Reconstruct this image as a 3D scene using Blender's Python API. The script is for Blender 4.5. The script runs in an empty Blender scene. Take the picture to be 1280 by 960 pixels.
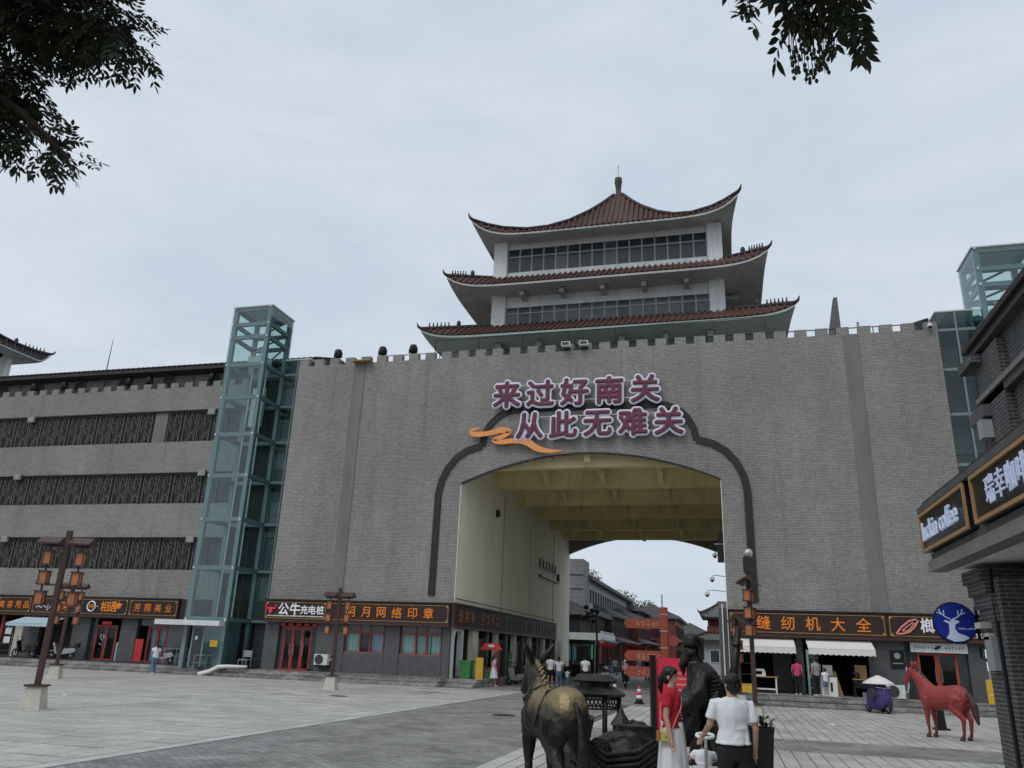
import bpy, bmesh, math, random
from mathutils import Vector, Matrix
random.seed(7)
SC = bpy.context.scene
COL = SC.collection
TMP = bpy.data.scenes.new('workbench')      # scratch scene for evaluating modifiers and text, removed at the end
def evaluated(o):
    TMP.collection.objects.link(o); TMP.view_layers[0].update(); dg = TMP.view_layers[0].depsgraph
    me = bpy.data.meshes.new_from_object(o.evaluated_get(dg)); TMP.collection.objects.unlink(o); return me
R = math.radians
# ------------------------------------------------------------------ camera
cam_d = bpy.data.cameras.new('camera'); cam = bpy.data.objects.new('camera', cam_d); COL.objects.link(cam)
cr = Vector((0.96706807, 0.25198689, 0.03580441)); cu = Vector((0.04803887, -0.31886068, 0.9465834)); cf = Vector((-0.24994323, 0.91369058, 0.32046515))
M = Matrix((cr, cu, -cf)).transposed().to_4x4(); M.translation = Vector((7.186, -42.287, 1.87)); cam.matrix_world = M
cam_d.sensor_width = 36.0; cam_d.lens = 986.41/1280*36; cam_d.clip_start = 0.1; cam_d.clip_end = 3000
SC.camera = cam
# ------------------------------------------------------------------ sky and sun (overcast)
SUN_EL, SUN_AZ = R(52), R(205)
w = bpy.data.worlds.new('World'); SC.world = w; w.use_nodes = True
nt = w.node_tree; N = nt.nodes; L = nt.links; N.clear()
out = N.new('ShaderNodeOutputWorld'); bg = N.new('ShaderNodeBackground'); L.new(bg.outputs[0], out.inputs[0])
sky = N.new('ShaderNodeTexSky'); sky.sky_type = 'NISHITA'; sky.sun_disc = False; sky.sun_elevation = SUN_EL; sky.sun_rotation = SUN_AZ; sky.dust_density = 2.0
tc = N.new('ShaderNodeTexCoord'); mp = N.new('ShaderNodeMapping'); mp.inputs['Scale'].default_value = (1.6, 1.6, 5.0); L.new(tc.outputs['Generated'], mp.inputs[0])
nz = N.new('ShaderNodeTexNoise'); nz.inputs['Scale'].default_value = 1.7; nz.inputs['Detail'].default_value = 7; nz.inputs['Roughness'].default_value = .6; nz.inputs['Distortion'].default_value = .4; L.new(mp.outputs[0], nz.inputs[0])
rp = N.new('ShaderNodeValToRGB'); rp.color_ramp.elements[0].position = .32; rp.color_ramp.elements[1].position = .68
rp.color_ramp.elements[0].color = (5.85, 6.7, 7.75, 1); rp.color_ramp.elements[1].color = (7.2, 7.85, 8.65, 1)   # cloud deck radiance, same units as the sky texture
L.new(nz.outputs[0], rp.inputs[0])
mx = N.new('ShaderNodeMix'); mx.data_type = 'RGBA'; mx.inputs[0].default_value = .93; L.new(sky.outputs[0], mx.inputs[6]); L.new(rp.outputs[0], mx.inputs[7])
L.new(mx.outputs[2], bg.inputs[0]); bg.inputs[1].default_value = .1
sl = bpy.data.lights.new('sun', 'SUN'); sun = bpy.data.objects.new('sun', sl); COL.objects.link(sun)
sl.energy = 1.1; sl.angle = R(25); sl.color = (1, .97, .92)
sd = Vector((math.sin(SUN_AZ)*math.cos(SUN_EL), math.cos(SUN_AZ)*math.cos(SUN_EL), math.sin(SUN_EL)))
sun.rotation_euler = sd.to_track_quat('Z', 'Y').to_euler()
SC.view_settings.view_transform = 'Standard'; SC.view_settings.look = 'None'; SC.view_settings.exposure = 0.0; SC.view_settings.gamma = 1.0
SC.cycles.max_bounces = 8; SC.cycles.transparent_max_bounces = 24
# ------------------------------------------------------------------ materials
MATS = {}
def new_mat(name):
    m = bpy.data.materials.new(name); m.use_nodes = True; nt = m.node_tree; MATS[name] = m
    return m, nt, nt.nodes, nt.links, nt.nodes['Principled BSDF']
def rgba(c): return (c[0], c[1], c[2], 1)
def mat(name, col, rough=.75, metal=0.0, nscale=3.0, namt=.18, bump=0.0, bscale=40.0, emit=0, stretch=(1, 1, 1), spec=.4, local=False, grime=0.0):
    if name in MATS: return MATS[name]
    m, nt, N, L, b = new_mat(name)
    b.inputs['Roughness'].default_value = rough; b.inputs['Metallic'].default_value = metal; b.inputs['Specular IOR Level'].default_value = spec
    g = N.new('ShaderNodeTexCoord') if local else N.new('ShaderNodeNewGeometry')
    src = g.outputs['Object'] if local else g.outputs['Position']
    mp = N.new('ShaderNodeMapping'); mp.inputs['Scale'].default_value = stretch; L.new(src, mp.inputs[0])
    n = N.new('ShaderNodeTexNoise'); n.inputs['Scale'].default_value = nscale; n.inputs['Detail'].default_value = 6; n.inputs['Roughness'].default_value = .65; L.new(mp.outputs[0], n.inputs[0])
    mr = N.new('ShaderNodeMapRange'); mr.inputs[1].default_value = .25; mr.inputs[2].default_value = .75; mr.inputs[3].default_value = 1-namt; mr.inputs[4].default_value = 1+namt; L.new(n.outputs[0], mr.inputs[0])
    mu = N.new('ShaderNodeMix'); mu.data_type = 'RGBA'; mu.blend_type = 'MULTIPLY'; mu.inputs[0].default_value = 1; mu.inputs[6].default_value = rgba(col); L.new(mr.outputs[0], mu.inputs[7])
    col_ = mu.outputs[2]
    if grime:
        m5 = N.new('ShaderNodeMapping'); m5.inputs['Scale'].default_value = (1.3, 1.3, .1); L.new(src, m5.inputs[0]); n5 = N.new('ShaderNodeTexNoise'); n5.inputs['Scale'].default_value = 1.2; n5.inputs['Detail'].default_value = 8; n5.inputs['Roughness'].default_value = .7; L.new(m5.outputs[0], n5.inputs[0])
        r5 = N.new('ShaderNodeMapRange'); r5.inputs[1].default_value = .5; r5.inputs[2].default_value = .78; r5.inputs[3].default_value = 1; r5.inputs[4].default_value = 1-grime; L.new(n5.outputs[0], r5.inputs[0])
        x5 = N.new('ShaderNodeMix'); x5.data_type = 'RGBA'; x5.blend_type = 'MULTIPLY'; x5.inputs[0].default_value = 1; L.new(col_, x5.inputs[6]); L.new(r5.outputs[0], x5.inputs[7]); col_ = x5.outputs[2]
    L.new(col_, b.inputs['Base Color'])
    if bump:
        n2 = N.new('ShaderNodeTexNoise'); n2.inputs['Scale'].default_value = bscale; n2.inputs['Detail'].default_value = 4; L.new(mp.outputs[0], n2.inputs[0])
        bp = N.new('ShaderNodeBump'); bp.inputs['Strength'].default_value = bump; bp.inputs['Distance'].default_value = .02; L.new(n2.outputs[0], bp.inputs['Height']); L.new(bp.outputs[0], b.inputs['Normal'])
    if emit:
        L.new(mu.outputs[2], b.inputs['Emission Color']); b.inputs['Emission Strength'].default_value = emit
    return m
def brick_mat(name, c1, c2, mortar, bw, rh, ms, offset=.5, horiz=False, swap=False, stain=.25, sscale=.35, rough=.85, bump=.4, streak=True, origin=(0, 0), bias=0.0):
    m, nt, N, L, b = new_mat(name)
    b.inputs['Roughness'].default_value = rough; b.inputs['Specular IOR Level'].default_value = .3
    g = N.new('ShaderNodeNewGeometry'); s = N.new('ShaderNodeSeparateXYZ'); L.new(g.outputs['Position'], s.inputs[0])
    cb = N.new('ShaderNodeCombineXYZ')
    if horiz:
        ax = N.new('ShaderNodeMath'); ax.operation = 'ADD'; ax.inputs[1].default_value = origin[0]; L.new(s.outputs[1 if swap else 0], ax.inputs[0])
        ay = N.new('ShaderNodeMath'); ay.operation = 'ADD'; ay.inputs[1].default_value = origin[1]; L.new(s.outputs[0 if swap else 1], ay.inputs[0])
        L.new(ax.outputs[0], cb.inputs[0]); L.new(ay.outputs[0], cb.inputs[1])
    else:
        sn = N.new('ShaderNodeSeparateXYZ'); L.new(g.outputs['True Normal'], sn.inputs[0])
        ab = N.new('ShaderNodeMath'); ab.operation = 'ABSOLUTE'; L.new(sn.outputs[0], ab.inputs[0])
        gt = N.new('ShaderNodeMath'); gt.operation = 'GREATER_THAN'; gt.inputs[1].default_value = .6; L.new(ab.outputs[0], gt.inputs[0])
        mi = N.new('ShaderNodeMix'); mi.data_type = 'FLOAT'; L.new(gt.outputs[0], mi.inputs[0]); L.new(s.outputs[0], mi.inputs[2]); L.new(s.outputs[1], mi.inputs[3])
        L.new(mi.outputs[0], cb.inputs[0]); L.new(s.outputs[2], cb.inputs[1])
    br = N.new('ShaderNodeTexBrick'); br.inputs['Scale'].default_value = 1; br.inputs['Brick Width'].default_value = bw; br.inputs['Row Height'].default_value = rh
    br.inputs['Mortar Size'].default_value = ms; br.offset = offset; br.inputs['Bias'].default_value = bias; br.inputs['Mortar Smooth'].default_value = .1
    br.inputs['Color1'].default_value = rgba(c1); br.inputs['Color2'].default_value = rgba(c2); br.inputs['Mortar'].default_value = rgba(mortar)
    L.new(cb.outputs[0], br.inputs[0])
    n = N.new('ShaderNodeTexNoise'); n.inputs['Scale'].default_value = sscale; n.inputs['Detail'].default_value = 8; n.inputs['Roughness'].default_value = .62
    mp = N.new('ShaderNodeMapping'); mp.inputs['Scale'].default_value = (1, 1, .45 if streak else 1); L.new(g.outputs['Position'], mp.inputs[0]); L.new(mp.outputs[0], n.inputs[0])
    mr = N.new('ShaderNodeMapRange'); mr.inputs[1].default_value = .3; mr.inputs[2].default_value = .72; mr.inputs[3].default_value = 1-stain; mr.inputs[4].default_value = 1+stain*.8; L.new(n.outputs[0], mr.inputs[0])
    mu = N.new('ShaderNodeMix'); mu.data_type = 'RGBA'; mu.blend_type = 'MULTIPLY'; mu.inputs[0].default_value = 1; L.new(br.outputs[0], mu.inputs[6]); L.new(mr.outputs[0], mu.inputs[7])
    # fine speckle
    n3 = N.new('ShaderNodeTexNoise'); n3.inputs['Scale'].default_value = 9; n3.inputs['Detail'].default_value = 5; L.new(g.outputs['Position'], n3.inputs[0])
    mr3 = N.new('ShaderNodeMapRange'); mr3.inputs[1].default_value = .3; mr3.inputs[2].default_value = .7; mr3.inputs[3].default_value = .88; mr3.inputs[4].default_value = 1.12; L.new(n3.outputs[0], mr3.inputs[0])
    mu2 = N.new('ShaderNodeMix'); mu2.data_type = 'RGBA'; mu2.blend_type = 'MULTIPLY'; mu2.inputs[0].default_value = 1; L.new(mu.outputs[2], mu2.inputs[6]); L.new(mr3.outputs[0], mu2.inputs[7])
    fin_ = mu2.outputs[2]
    if not horiz:      # pale lime streaks running down the wall
        n4 = N.new('ShaderNodeTexNoise'); n4.inputs['Scale'].default_value = .55; n4.inputs['Detail'].default_value = 7; n4.inputs['Roughness'].default_value = .7
        mp4 = N.new('ShaderNodeMapping'); mp4.inputs['Scale'].default_value = (2.2, 2.2, .22); L.new(g.outputs['Position'], mp4.inputs[0]); L.new(mp4.outputs[0], n4.inputs[0])
        mr4 = N.new('ShaderNodeMapRange'); mr4.inputs[1].default_value = .62; mr4.inputs[2].default_value = .8; mr4.inputs[4].default_value = .45; L.new(n4.outputs[0], mr4.inputs[0])
        mx4 = N.new('ShaderNodeMix'); mx4.data_type = 'RGBA'; L.new(mr4.outputs[0], mx4.inputs[0]); L.new(fin_, mx4.inputs[6]); mx4.inputs[7].default_value = (.45, .44, .42, 1); fin_ = mx4.outputs[2]
        n5 = N.new('ShaderNodeTexNoise'); n5.inputs['Scale'].default_value = 1.0; n5.inputs['Detail'].default_value = 8; n5.inputs['Roughness'].default_value = .68      # dark rain streaks
        mp5 = N.new('ShaderNodeMapping'); mp5.inputs['Scale'].default_value = (1.5, 1.5, .055); mp5.inputs['Location'].default_value = (3.1, 2.2, 1.0); L.new(g.outputs['Position'], mp5.inputs[0]); L.new(mp5.outputs[0], n5.inputs[0])
        mr5 = N.new('ShaderNodeMapRange'); mr5.inputs[1].default_value = .56; mr5.inputs[2].default_value = .78; mr5.inputs[3].default_value = 1; mr5.inputs[4].default_value = .72; L.new(n5.outputs[0], mr5.inputs[0])
        mx5 = N.new('ShaderNodeMix'); mx5.data_type = 'RGBA'; mx5.blend_type = 'MULTIPLY'; mx5.inputs[0].default_value = 1; L.new(fin_, mx5.inputs[6]); L.new(mr5.outputs[0], mx5.inputs[7]); fin_ = mx5.outputs[2]
    else:              # blotches, tyre grime and damp patches
        n5 = N.new('ShaderNodeTexNoise'); n5.inputs['Scale'].default_value = .8; n5.inputs['Detail'].default_value = 9; n5.inputs['Roughness'].default_value = .75; n5.inputs['Distortion'].default_value = .8; L.new(g.outputs['Position'], n5.inputs[0])
        mr5 = N.new('ShaderNodeMapRange'); mr5.inputs[1].default_value = .57; mr5.inputs[2].default_value = .72; mr5.inputs[3].default_value = 1; mr5.inputs[4].default_value = .7; L.new(n5.outputs[0], mr5.inputs[0])
        mx5 = N.new('ShaderNodeMix'); mx5.data_type = 'RGBA'; mx5.blend_type = 'MULTIPLY'; mx5.inputs[0].default_value = 1; L.new(fin_, mx5.inputs[6]); L.new(mr5.outputs[0], mx5.inputs[7]); fin_ = mx5.outputs[2]
    L.new(fin_, b.inputs['Base Color'])
    if bump:
        bp = N.new('ShaderNodeBump'); bp.inputs['Strength'].default_value = bump; bp.inputs['Distance'].default_value = .01; bp.invert = True; L.new(br.outputs['Fac'], bp.inputs['Height']); L.new(bp.outputs[0], b.inputs['Normal'])
    return m
def glass_mat(name, tint, refl=.08, rough=.03):
    m, nt, N, L, b = new_mat(name); N.remove(b)
    t = N.new('ShaderNodeBsdfTransparent'); t.inputs[0].default_value = rgba(tint)
    gl = N.new('ShaderNodeBsdfGlossy'); gl.inputs['Roughness'].default_value = rough; gl.inputs[0].default_value = (.9, .97, 1, 1)
    lw = N.new('ShaderNodeLayerWeight'); lw.inputs[0].default_value = .5
    pw = N.new('ShaderNodeMath'); pw.operation = 'POWER'; pw.inputs[1].default_value = 4; L.new(lw.outputs['Facing'], pw.inputs[0])
    ad = N.new('ShaderNodeMath'); ad.operation = 'MULTIPLY_ADD'; ad.inputs[1].default_value = .5; ad.inputs[2].default_value = refl; L.new(pw.outputs[0], ad.inputs[0])
    mi = N.new('ShaderNodeMixShader'); L.new(ad.outputs[0], mi.inputs[0]); L.new(t.outputs[0], mi.inputs[1]); L.new(gl.outputs[0], mi.inputs[2])
    L.new(mi.outputs[0], N['Material Output'].inputs[0]); return m
brick_mat('gate_brick', (.345, .328, .308), (.265, .252, .238), (.125, .12, .113), .24, .08, .011, stain=.2, sscale=.3, bump=.3)
brick_mat('dark_brick', (.075, .075, .075), (.055, .055, .056), (.19, .19, .185), .26, .07, .008, stain=.25, sscale=1.2)
brick_mat('small_pavers', (.33, .322, .305), (.215, .21, .2), (.14, .137, .128), .2, .1, .012, horiz=True, stain=.45, sscale=.9, streak=False, rough=.7)
brick_mat('slab_stone', (.48, .465, .43), (.39, .38, .355), (.16, .155, .145), 1.2, .6, .012, horiz=True, stain=.2, sscale=.55, streak=False, bump=.1, rough=.7)
brick_mat('plank_stone', (.48, .465, .43), (.38, .37, .345), (.2, .195, .182), .9, .3, .012, horiz=True, swap=True, stain=.2, sscale=.55, streak=False, bump=.1, rough=.7)
brick_mat('step_stone', (.31, .3, .285), (.2, .195, .187), (.05, .05, .048), 1.1, .2, .012, stain=.45, sscale=1.6, streak=False)
brick_mat('far_brick', (.27, .27, .275), (.23, .23, .235), (.13, .13, .13), 1.0, .5, .02, stain=.15)
mat('strip_plaster', (.18, .175, .168), .9, nscale=.8, namt=.25, stretch=(1, 1, .25))
mat('joint_dark', (.055, .054, .052), .95)
mat('ground_bed', (.11, .108, .1), .95, nscale=1.5, namt=.4)
mat('trim_dark', (.022, .014, .014), .5, namt=.25)
mat('cream', (.86, .83, .68), .85, nscale=.35, namt=.12, stretch=(1, 1, .3), grime=.16)
mat('ceiling_cream', (.74, .65, .36), .85, nscale=.6, namt=.18, grime=.25)
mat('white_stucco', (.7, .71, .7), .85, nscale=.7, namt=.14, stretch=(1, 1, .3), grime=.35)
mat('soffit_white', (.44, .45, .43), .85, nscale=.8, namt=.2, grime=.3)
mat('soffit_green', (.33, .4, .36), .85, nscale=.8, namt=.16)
mat('roof_tile', (.09, .042, .035), .6, nscale=5, namt=.4, bump=.2)
mat('roof_dark', (.03, .024, .024), .6, nscale=4, namt=.35)
mat('ridge_dark', (.045, .035, .035), .6, nscale=4, namt=.3)
mat('window_dark', (.03, .036, .04), .22, nscale=2, namt=.35, spec=.6)
mat('window_grey', (.07, .08, .085), .15, nscale=1.2, namt=.5, spec=.6)
mat('mullion', (.34, .35, .35), .5)
mat('cladding', (.085, .085, .088), .55, nscale=2.5, namt=.25)
mat('cladding_light', (.115, .115, .118), .6, nscale=2.5, namt=.25)
mat('grout_light', (.3, .3, .3), .9)
mat('interior', (.035, .03, .028), .9, nscale=2, namt=.4)
mat('sign_brown', (.032, .014, .012), .6, nscale=3, namt=.2)
mat('sign_black', (.012, .011, .012), .3)
mat('sign_gold', (.42, .25, .07), .45, metal=.3)
mat('letter_orange', (.78, .23, .02), .45, namt=.1)
mat('letter_dim', (.3, .12, .045), .6, namt=.2)
mat('letter_grey', (.13, .115, .105), .6, namt=.2)
mat('letter_white', (.82, .82, .84), .4, namt=.04)
mat('letter_maroon', (.13, .026, .055), .45, namt=.12)
mat('letter_halo', (.68, .67, .78), .4, namt=.04)
mat('swoosh_orange', (.8, .32, .1), .45, namt=.1)
mat('lit_white', (.5, .56, .75), .4, namt=.02, emit=.16)
mat('red_frame', (.26, .035, .03), .45, namt=.2)
mat('orange_frame', (.3, .06, .025), .45, namt=.2)
mat('steel_rail', (.4, .41, .42), .3, metal=.8)
mat('lift_steel', (.18, .235, .245), .4, nscale=2, namt=.15)
mat('lift_white', (.62, .64, .64), .5)
mat('white_paint', (.7, .7, .68), .5, nscale=6, namt=.08)
mat('ac_white', (.6, .6, .57), .5, nscale=6, namt=.1)
mat('black_plastic', (.013, .013, .014), .45)
mat('black_metal', (.016, .016, .017), .4, metal=.3)
mat('grille', (.05, .05, .05), .5)
mat('lamp_brown', (.06, .028, .022), .45, nscale=8, namt=.2)
mat('lantern_glow', (.42, .155, .065), .5, nscale=6, namt=.2)
mat('concrete_pale', (.5, .485, .42), .85, nscale=4, namt=.2, bump=.2)
mat('lattice_dark', (.04, .035, .036), .7, nscale=6, namt=.3)
mat('lattice_bar', (.125, .114, .112), .7, nscale=6, namt=.3)
mat('curtain_cyan', (.34, .55, .52), .9, namt=.08)
mat('curtain_blue', (.3, .38, .48), .9, namt=.1)
mat('awning_white', (.72, .7, .65), .85, nscale=1.2, namt=.08)
mat('awning_blue', (.42, .55, .6), .8, namt=.08)
mat('yellow_paint', (.6, .37, .03), .5, namt=.08)
mat('red_paint', (.5, .03, .03), .5, namt=.12)
mat('pink_red', (.72, .035, .075), .5, namt=.05)
mat('green_paint', (.045, .2, .06), .6, namt=.15)
mat('green_lit', (.02, .7, .3), .5, emit=.6)
mat('post_red', (.27, .06, .03), .6, nscale=5, namt=.2)
mat('post_text', (.5, .3, .24), .7)
mat('grey_box', (.3, .31, .31), .6, namt=.1)
mat('wood', (.34, .2, .09), .7, nscale=6, namt=.25, stretch=(1, 1, 6))
mat('purple_cover', (.055, .035, .15), .65, namt=.25)
mat('silver', (.42, .42, .43), .35, metal=.6)
mat('rubber', (.018, .018, .018), .8)
mat('paper_white', (.7, .71, .72), .8)
mat('blue_sign', (.012, .03, .3), .35, namt=.03)
mat('blue_pale', (.62, .74, .9), .4, namt=.02)
mat('bark', (.06, .045, .035), .9, nscale=10, namt=.4)
mat('leaf', (.028, .04, .016), .6, nscale=3, namt=.35)
mat('leaf_far', (.06, .085, .035), .8, nscale=2, namt=.4)
mat('fruit', (.035, .045, .02), .6)
mat('skin', (.46, .27, .19), .55, nscale=6, namt=.05, spec=.3)
mat('hair', (.01, .008, .007), .4, nscale=60, namt=.4)
mat('shirt_white', (.72, .73, .76), .85, nscale=4, namt=.04, bump=.25, bscale=9)
mat('shirt_red', (.42, .012, .025), .8, nscale=4, namt=.12, bump=.25, bscale=12)
mat('shirt_pink', (.62, .36, .48), .85)
mat('shirt_magenta', (.55, .05, .16), .85)
mat('shirt_grey', (.3, .3, .3), .85)
mat('cloth_black', (.012, .012, .014), .85, bump=.2, bscale=10)
mat('jeans', (.1, .17, .28), .85, namt=.2)
mat('skirt_white', (.7, .71, .72), .85, nscale=5, namt=.05)
mat('shoe_white', (.65, .64, .62), .6)
mat('bag_green', (.42, .4, .14), .5, namt=.1)
mat('bag_brown', (.35, .12, .04), .5)
mat('strap_pink', (.65, .25, .2), .6)
mat('roof_grey', (.14, .14, .145), .8, nscale=3, namt=.25)
mat('far_wall', (.4, .4, .4), .85, nscale=.6, namt=.12)
mat('far_white', (.6, .6, .6), .85)
mat('far_red', (.17, .045, .035), .7)
mat('far_dark', (.06, .05, .048), .8, nscale=1, namt=.4)
mat('teal_screen', (.03, .16, .18), .4, emit=.1)
mat('far_glass', (.03, .034, .036), .85, spec=.1)
glass_mat('lift_glass', (.85, .92, .915), .05)
glass_mat('lift_glass_side', (.82, .9, .89), .03)
glass_mat('shop_glass', (.9, .93, .93), .02)
def bronze(name, gold):
    m, nt, N, L, b = new_mat(name); b.inputs['Metallic'].default_value = .55; b.inputs['Roughness'].default_value = .45
    t = N.new('ShaderNodeTexCoord'); n = N.new('ShaderNodeTexNoise'); n.inputs['Scale'].default_value = 5; n.inputs['Detail'].default_value = 7; L.new(t.outputs['Object'], n.inputs[0])
    cr_ = N.new('ShaderNodeValToRGB'); cr_.color_ramp.elements[0].position = .3; cr_.color_ramp.elements[1].position = .75
    cr_.color_ramp.elements[0].color = (.009, .009, .009, 1); cr_.color_ramp.elements[1].color = (.045, .042, .037, 1); L.new(n.outputs[0], cr_.inputs[0])
    src = cr_.outputs[0]
    if gold:   # back and mane rubbed bright by riders' hands
        s = N.new('ShaderNodeSeparateXYZ'); L.new(t.outputs['Object'], s.inputs[0])
        ad = N.new('ShaderNodeMath'); ad.operation = 'MULTIPLY_ADD'; ad.inputs[1].default_value = .28; L.new(n.outputs[0], ad.inputs[0]); L.new(s.outputs[2], ad.inputs[2])
        mr = N.new('ShaderNodeMapRange'); mr.inputs[1].default_value = 1.23; mr.inputs[2].default_value = 1.5; mr.interpolation_type = 'SMOOTHSTEP'; L.new(ad.outputs[0], mr.inputs[0])
        ay = N.new('ShaderNodeMapRange'); ay.inputs[1].default_value = .52; ay.inputs[2].default_value = .3; L.new(s.outputs[1], ay.inputs[0])
        mm = N.new('ShaderNodeMath'); mm.operation = 'MULTIPLY'; L.new(mr.outputs[0], mm.inputs[0]); L.new(ay.outputs[0], mm.inputs[1])
        mx = N.new('ShaderNodeMix'); mx.data_type = 'RGBA'; L.new(mm.outputs[0], mx.inputs[0]); L.new(src, mx.inputs[6]); mx.inputs[7].default_value = (.27, .205, .1, 1); src = mx.outputs[2]
    L.new(src, b.inputs['Base Color'])
    bp = N.new('ShaderNodeBump'); bp.inputs['Strength'].default_value = .5; bp.inputs['Distance'].default_value = .025; n2 = N.new('ShaderNodeTexNoise'); n2.inputs['Scale'].default_value = 26; n2.inputs['Detail'].default_value = 5
    L.new(t.outputs['Object'], n2.inputs[0]); L.new(n2.outputs[0], bp.inputs['Height']); L.new(bp.outputs[0], b.inputs['Normal'])
bronze('bronze', False); bronze('bronze_rubbed', True)
mat('gold_rubbed', (.27, .21, .1), .5, metal=.4, nscale=20, namt=.3)
def horse_red():
    m, nt, N, L, b = new_mat('horse_red'); b.inputs['Roughness'].default_value = .55
    t = N.new('ShaderNodeTexCoord'); s = N.new('ShaderNodeSeparateXYZ'); L.new(t.outputs['Object'], s.inputs[0])
    n = N.new('ShaderNodeTexNoise'); n.inputs['Scale'].default_value = 4; n.inputs['Detail'].default_value = 5; L.new(t.outputs['Object'], n.inputs[0])
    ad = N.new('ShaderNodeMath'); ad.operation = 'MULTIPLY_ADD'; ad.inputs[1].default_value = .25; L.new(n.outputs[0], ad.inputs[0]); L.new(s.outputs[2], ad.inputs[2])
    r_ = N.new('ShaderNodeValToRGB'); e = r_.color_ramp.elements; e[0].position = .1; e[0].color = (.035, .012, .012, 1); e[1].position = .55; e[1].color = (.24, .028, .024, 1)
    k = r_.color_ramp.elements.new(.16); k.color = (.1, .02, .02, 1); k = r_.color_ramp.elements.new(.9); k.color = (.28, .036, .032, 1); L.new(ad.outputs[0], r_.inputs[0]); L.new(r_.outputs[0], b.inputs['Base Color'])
horse_red()
# ------------------------------------------------------------------ mesh helpers
class MB:
    def __init__(s): s.v = []; s.f = []
    def add(s, vs, fs):
        o = len(s.v); s.v += [tuple(p) for p in vs]; s.f += [tuple(i+o for i in f) for f in fs]; return s
    def box(s, x0, x1, y0, y1, z0, z1, m=None):
        vs = [(x0, y0, z0), (x1, y0, z0), (x1, y1, z0), (x0, y1, z0), (x0, y0, z1), (x1, y0, z1), (x1, y1, z1), (x0, y1, z1)]
        if m: vs = [m @ Vector(p) for p in vs]
        return s.add(vs, [(0, 3, 2, 1), (4, 5, 6, 7), (0, 1, 5, 4), (1, 2, 6, 5), (2, 3, 7, 6), (3, 0, 4, 7)])
    def cbox(s, c, d, m=None): return s.box(c[0]-d[0]/2, c[0]+d[0]/2, c[1]-d[1]/2, c[1]+d[1]/2, c[2]-d[2]/2, c[2]+d[2]/2, m)
    def prism(s, pts, axis, a, b):
        n = len(pts)
        def P(p, t): return {'x': (t, p[0], p[1]), 'y': (p[0], t, p[1]), 'z': (p[0], p[1], t)}[axis]
        vs = [P(p, a) for p in pts]+[P(p, b) for p in pts]
        return s.add(vs, [tuple(range(n-1, -1, -1)), tuple(range(n, 2*n))]+[(i, (i+1) % n, n+(i+1) % n, n+i) for i in range(n)])
    def rings(s, rs, cap=True, closed=False):
        n = len(rs[0]); vs = [p for r in rs for p in r]; fs = []
        m = len(rs)
        for k in range(m if closed else m-1):
            a = k*n; b = ((k+1) % m)*n
            for i in range(n): j = (i+1) % n; fs.append((a+i, a+j, b+j, b+i))
        if cap and not closed: fs += [tuple(range(n-1, -1, -1)), tuple(range((m-1)*n, m*n))]
        return s.add(vs, fs)
    def tube(s, pts, rad, n=8, cap=True, up=None):
        pts = [Vector(p) for p in pts]; m = len(pts)
        if not isinstance(rad, (list, tuple)): rad = [rad]*m
        t0 = (pts[1]-pts[0]).normalized()
        ref = Vector(up) if up else (Vector((0, 0, 1)) if abs(t0.z) < .9 else Vector((1, 0, 0)))
        u = (ref-t0*ref.dot(t0)).normalized(); rs = []
        for i in range(m):
            t = (pts[min(i+1, m-1)]-pts[max(i-1, 0)]).normalized()
            u = (u-t*u.dot(t)).normalized(); v = t.cross(u)
            r = rad[i]; ru, rv = (r if isinstance(r, (list, tuple)) else (r, r))
            rs.append([pts[i]+u*(ru*math.cos(2*math.pi*k/n))+v*(rv*math.sin(2*math.pi*k/n)) for k in range(n)])
        return s.rings(rs, cap)
    def ell(s, c, r, n=12, m=8, rot=None):
        rs = []
        for j in range(m+1):
            ph = -math.pi/2+math.pi*(j+.02 if j == 0 else (j-.02 if j == m else j))/m
            rg = [Vector((r[0]*math.cos(ph)*math.cos(2*math.pi*k/n), r[1]*math.cos(ph)*math.sin(2*math.pi*k/n), r[2]*math.sin(ph))) for k in range(n)]
            if rot: rg = [rot @ p for p in rg]
            rs.append([p+Vector(c) for p in rg])
        return s.rings(rs)
    def lathe(s, prof, n=16, c=(0, 0, 0), ph=0.0):
        return s.rings([[(c[0]+r*math.cos(2*math.pi*k/n+ph), c[1]+r*math.sin(2*math.pi*k/n+ph), c[2]+z) for k in range(n)] for r, z in prof])
    def grid(s, fn, nu, nv):
        vs = [fn(i/nu, j/nv) for j in range(nv+1) for i in range(nu+1)]
        return s.add(vs, [(j*(nu+1)+i, j*(nu+1)+i+1, (j+1)*(nu+1)+i+1, (j+1)*(nu+1)+i) for j in range(nv) for i in range(nu)])
    def mesh(s, name, material, smooth=False):
        me = bpy.data.meshes.new(name); me.from_pydata(s.v, [], s.f); me.validate(); me.update()
        bm = bmesh.new(); bm.from_mesh(me); bmesh.ops.recalc_face_normals(bm, faces=bm.faces); bm.to_mesh(me); bm.free()
        if material: me.materials.append(MATS[material])
        if smooth: me.polygons.foreach_set('use_smooth', [True]*len(me.polygons))
        return me
    def build(s, name, material, parent=None, smooth=False):
        return obj(name, s.mesh(name, material, smooth), parent)
def obj(name, me, parent=None, loc=None, rot=None):
    o = bpy.data.objects.new(name, me); COL.objects.link(o)
    if parent: o.parent = parent
    if loc: o.location = loc
    if rot: o.rotation_euler = rot
    return o
def tag(o, label=None, cat=None, group=None, kind=None):
    if label: o['label'] = label
    if cat: o['category'] = cat
    if group: o['group'] = group
    if kind: o['kind'] = kind
    return o
def thing(name, label, cat, loc=(0, 0, 0), rz=0.0, group=None):
    o = bpy.data.objects.new(name, None); COL.objects.link(o); o.location = loc; o.rotation_euler = (0, 0, rz); o.empty_display_size = .2
    return tag(o, label, cat, group)
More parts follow.
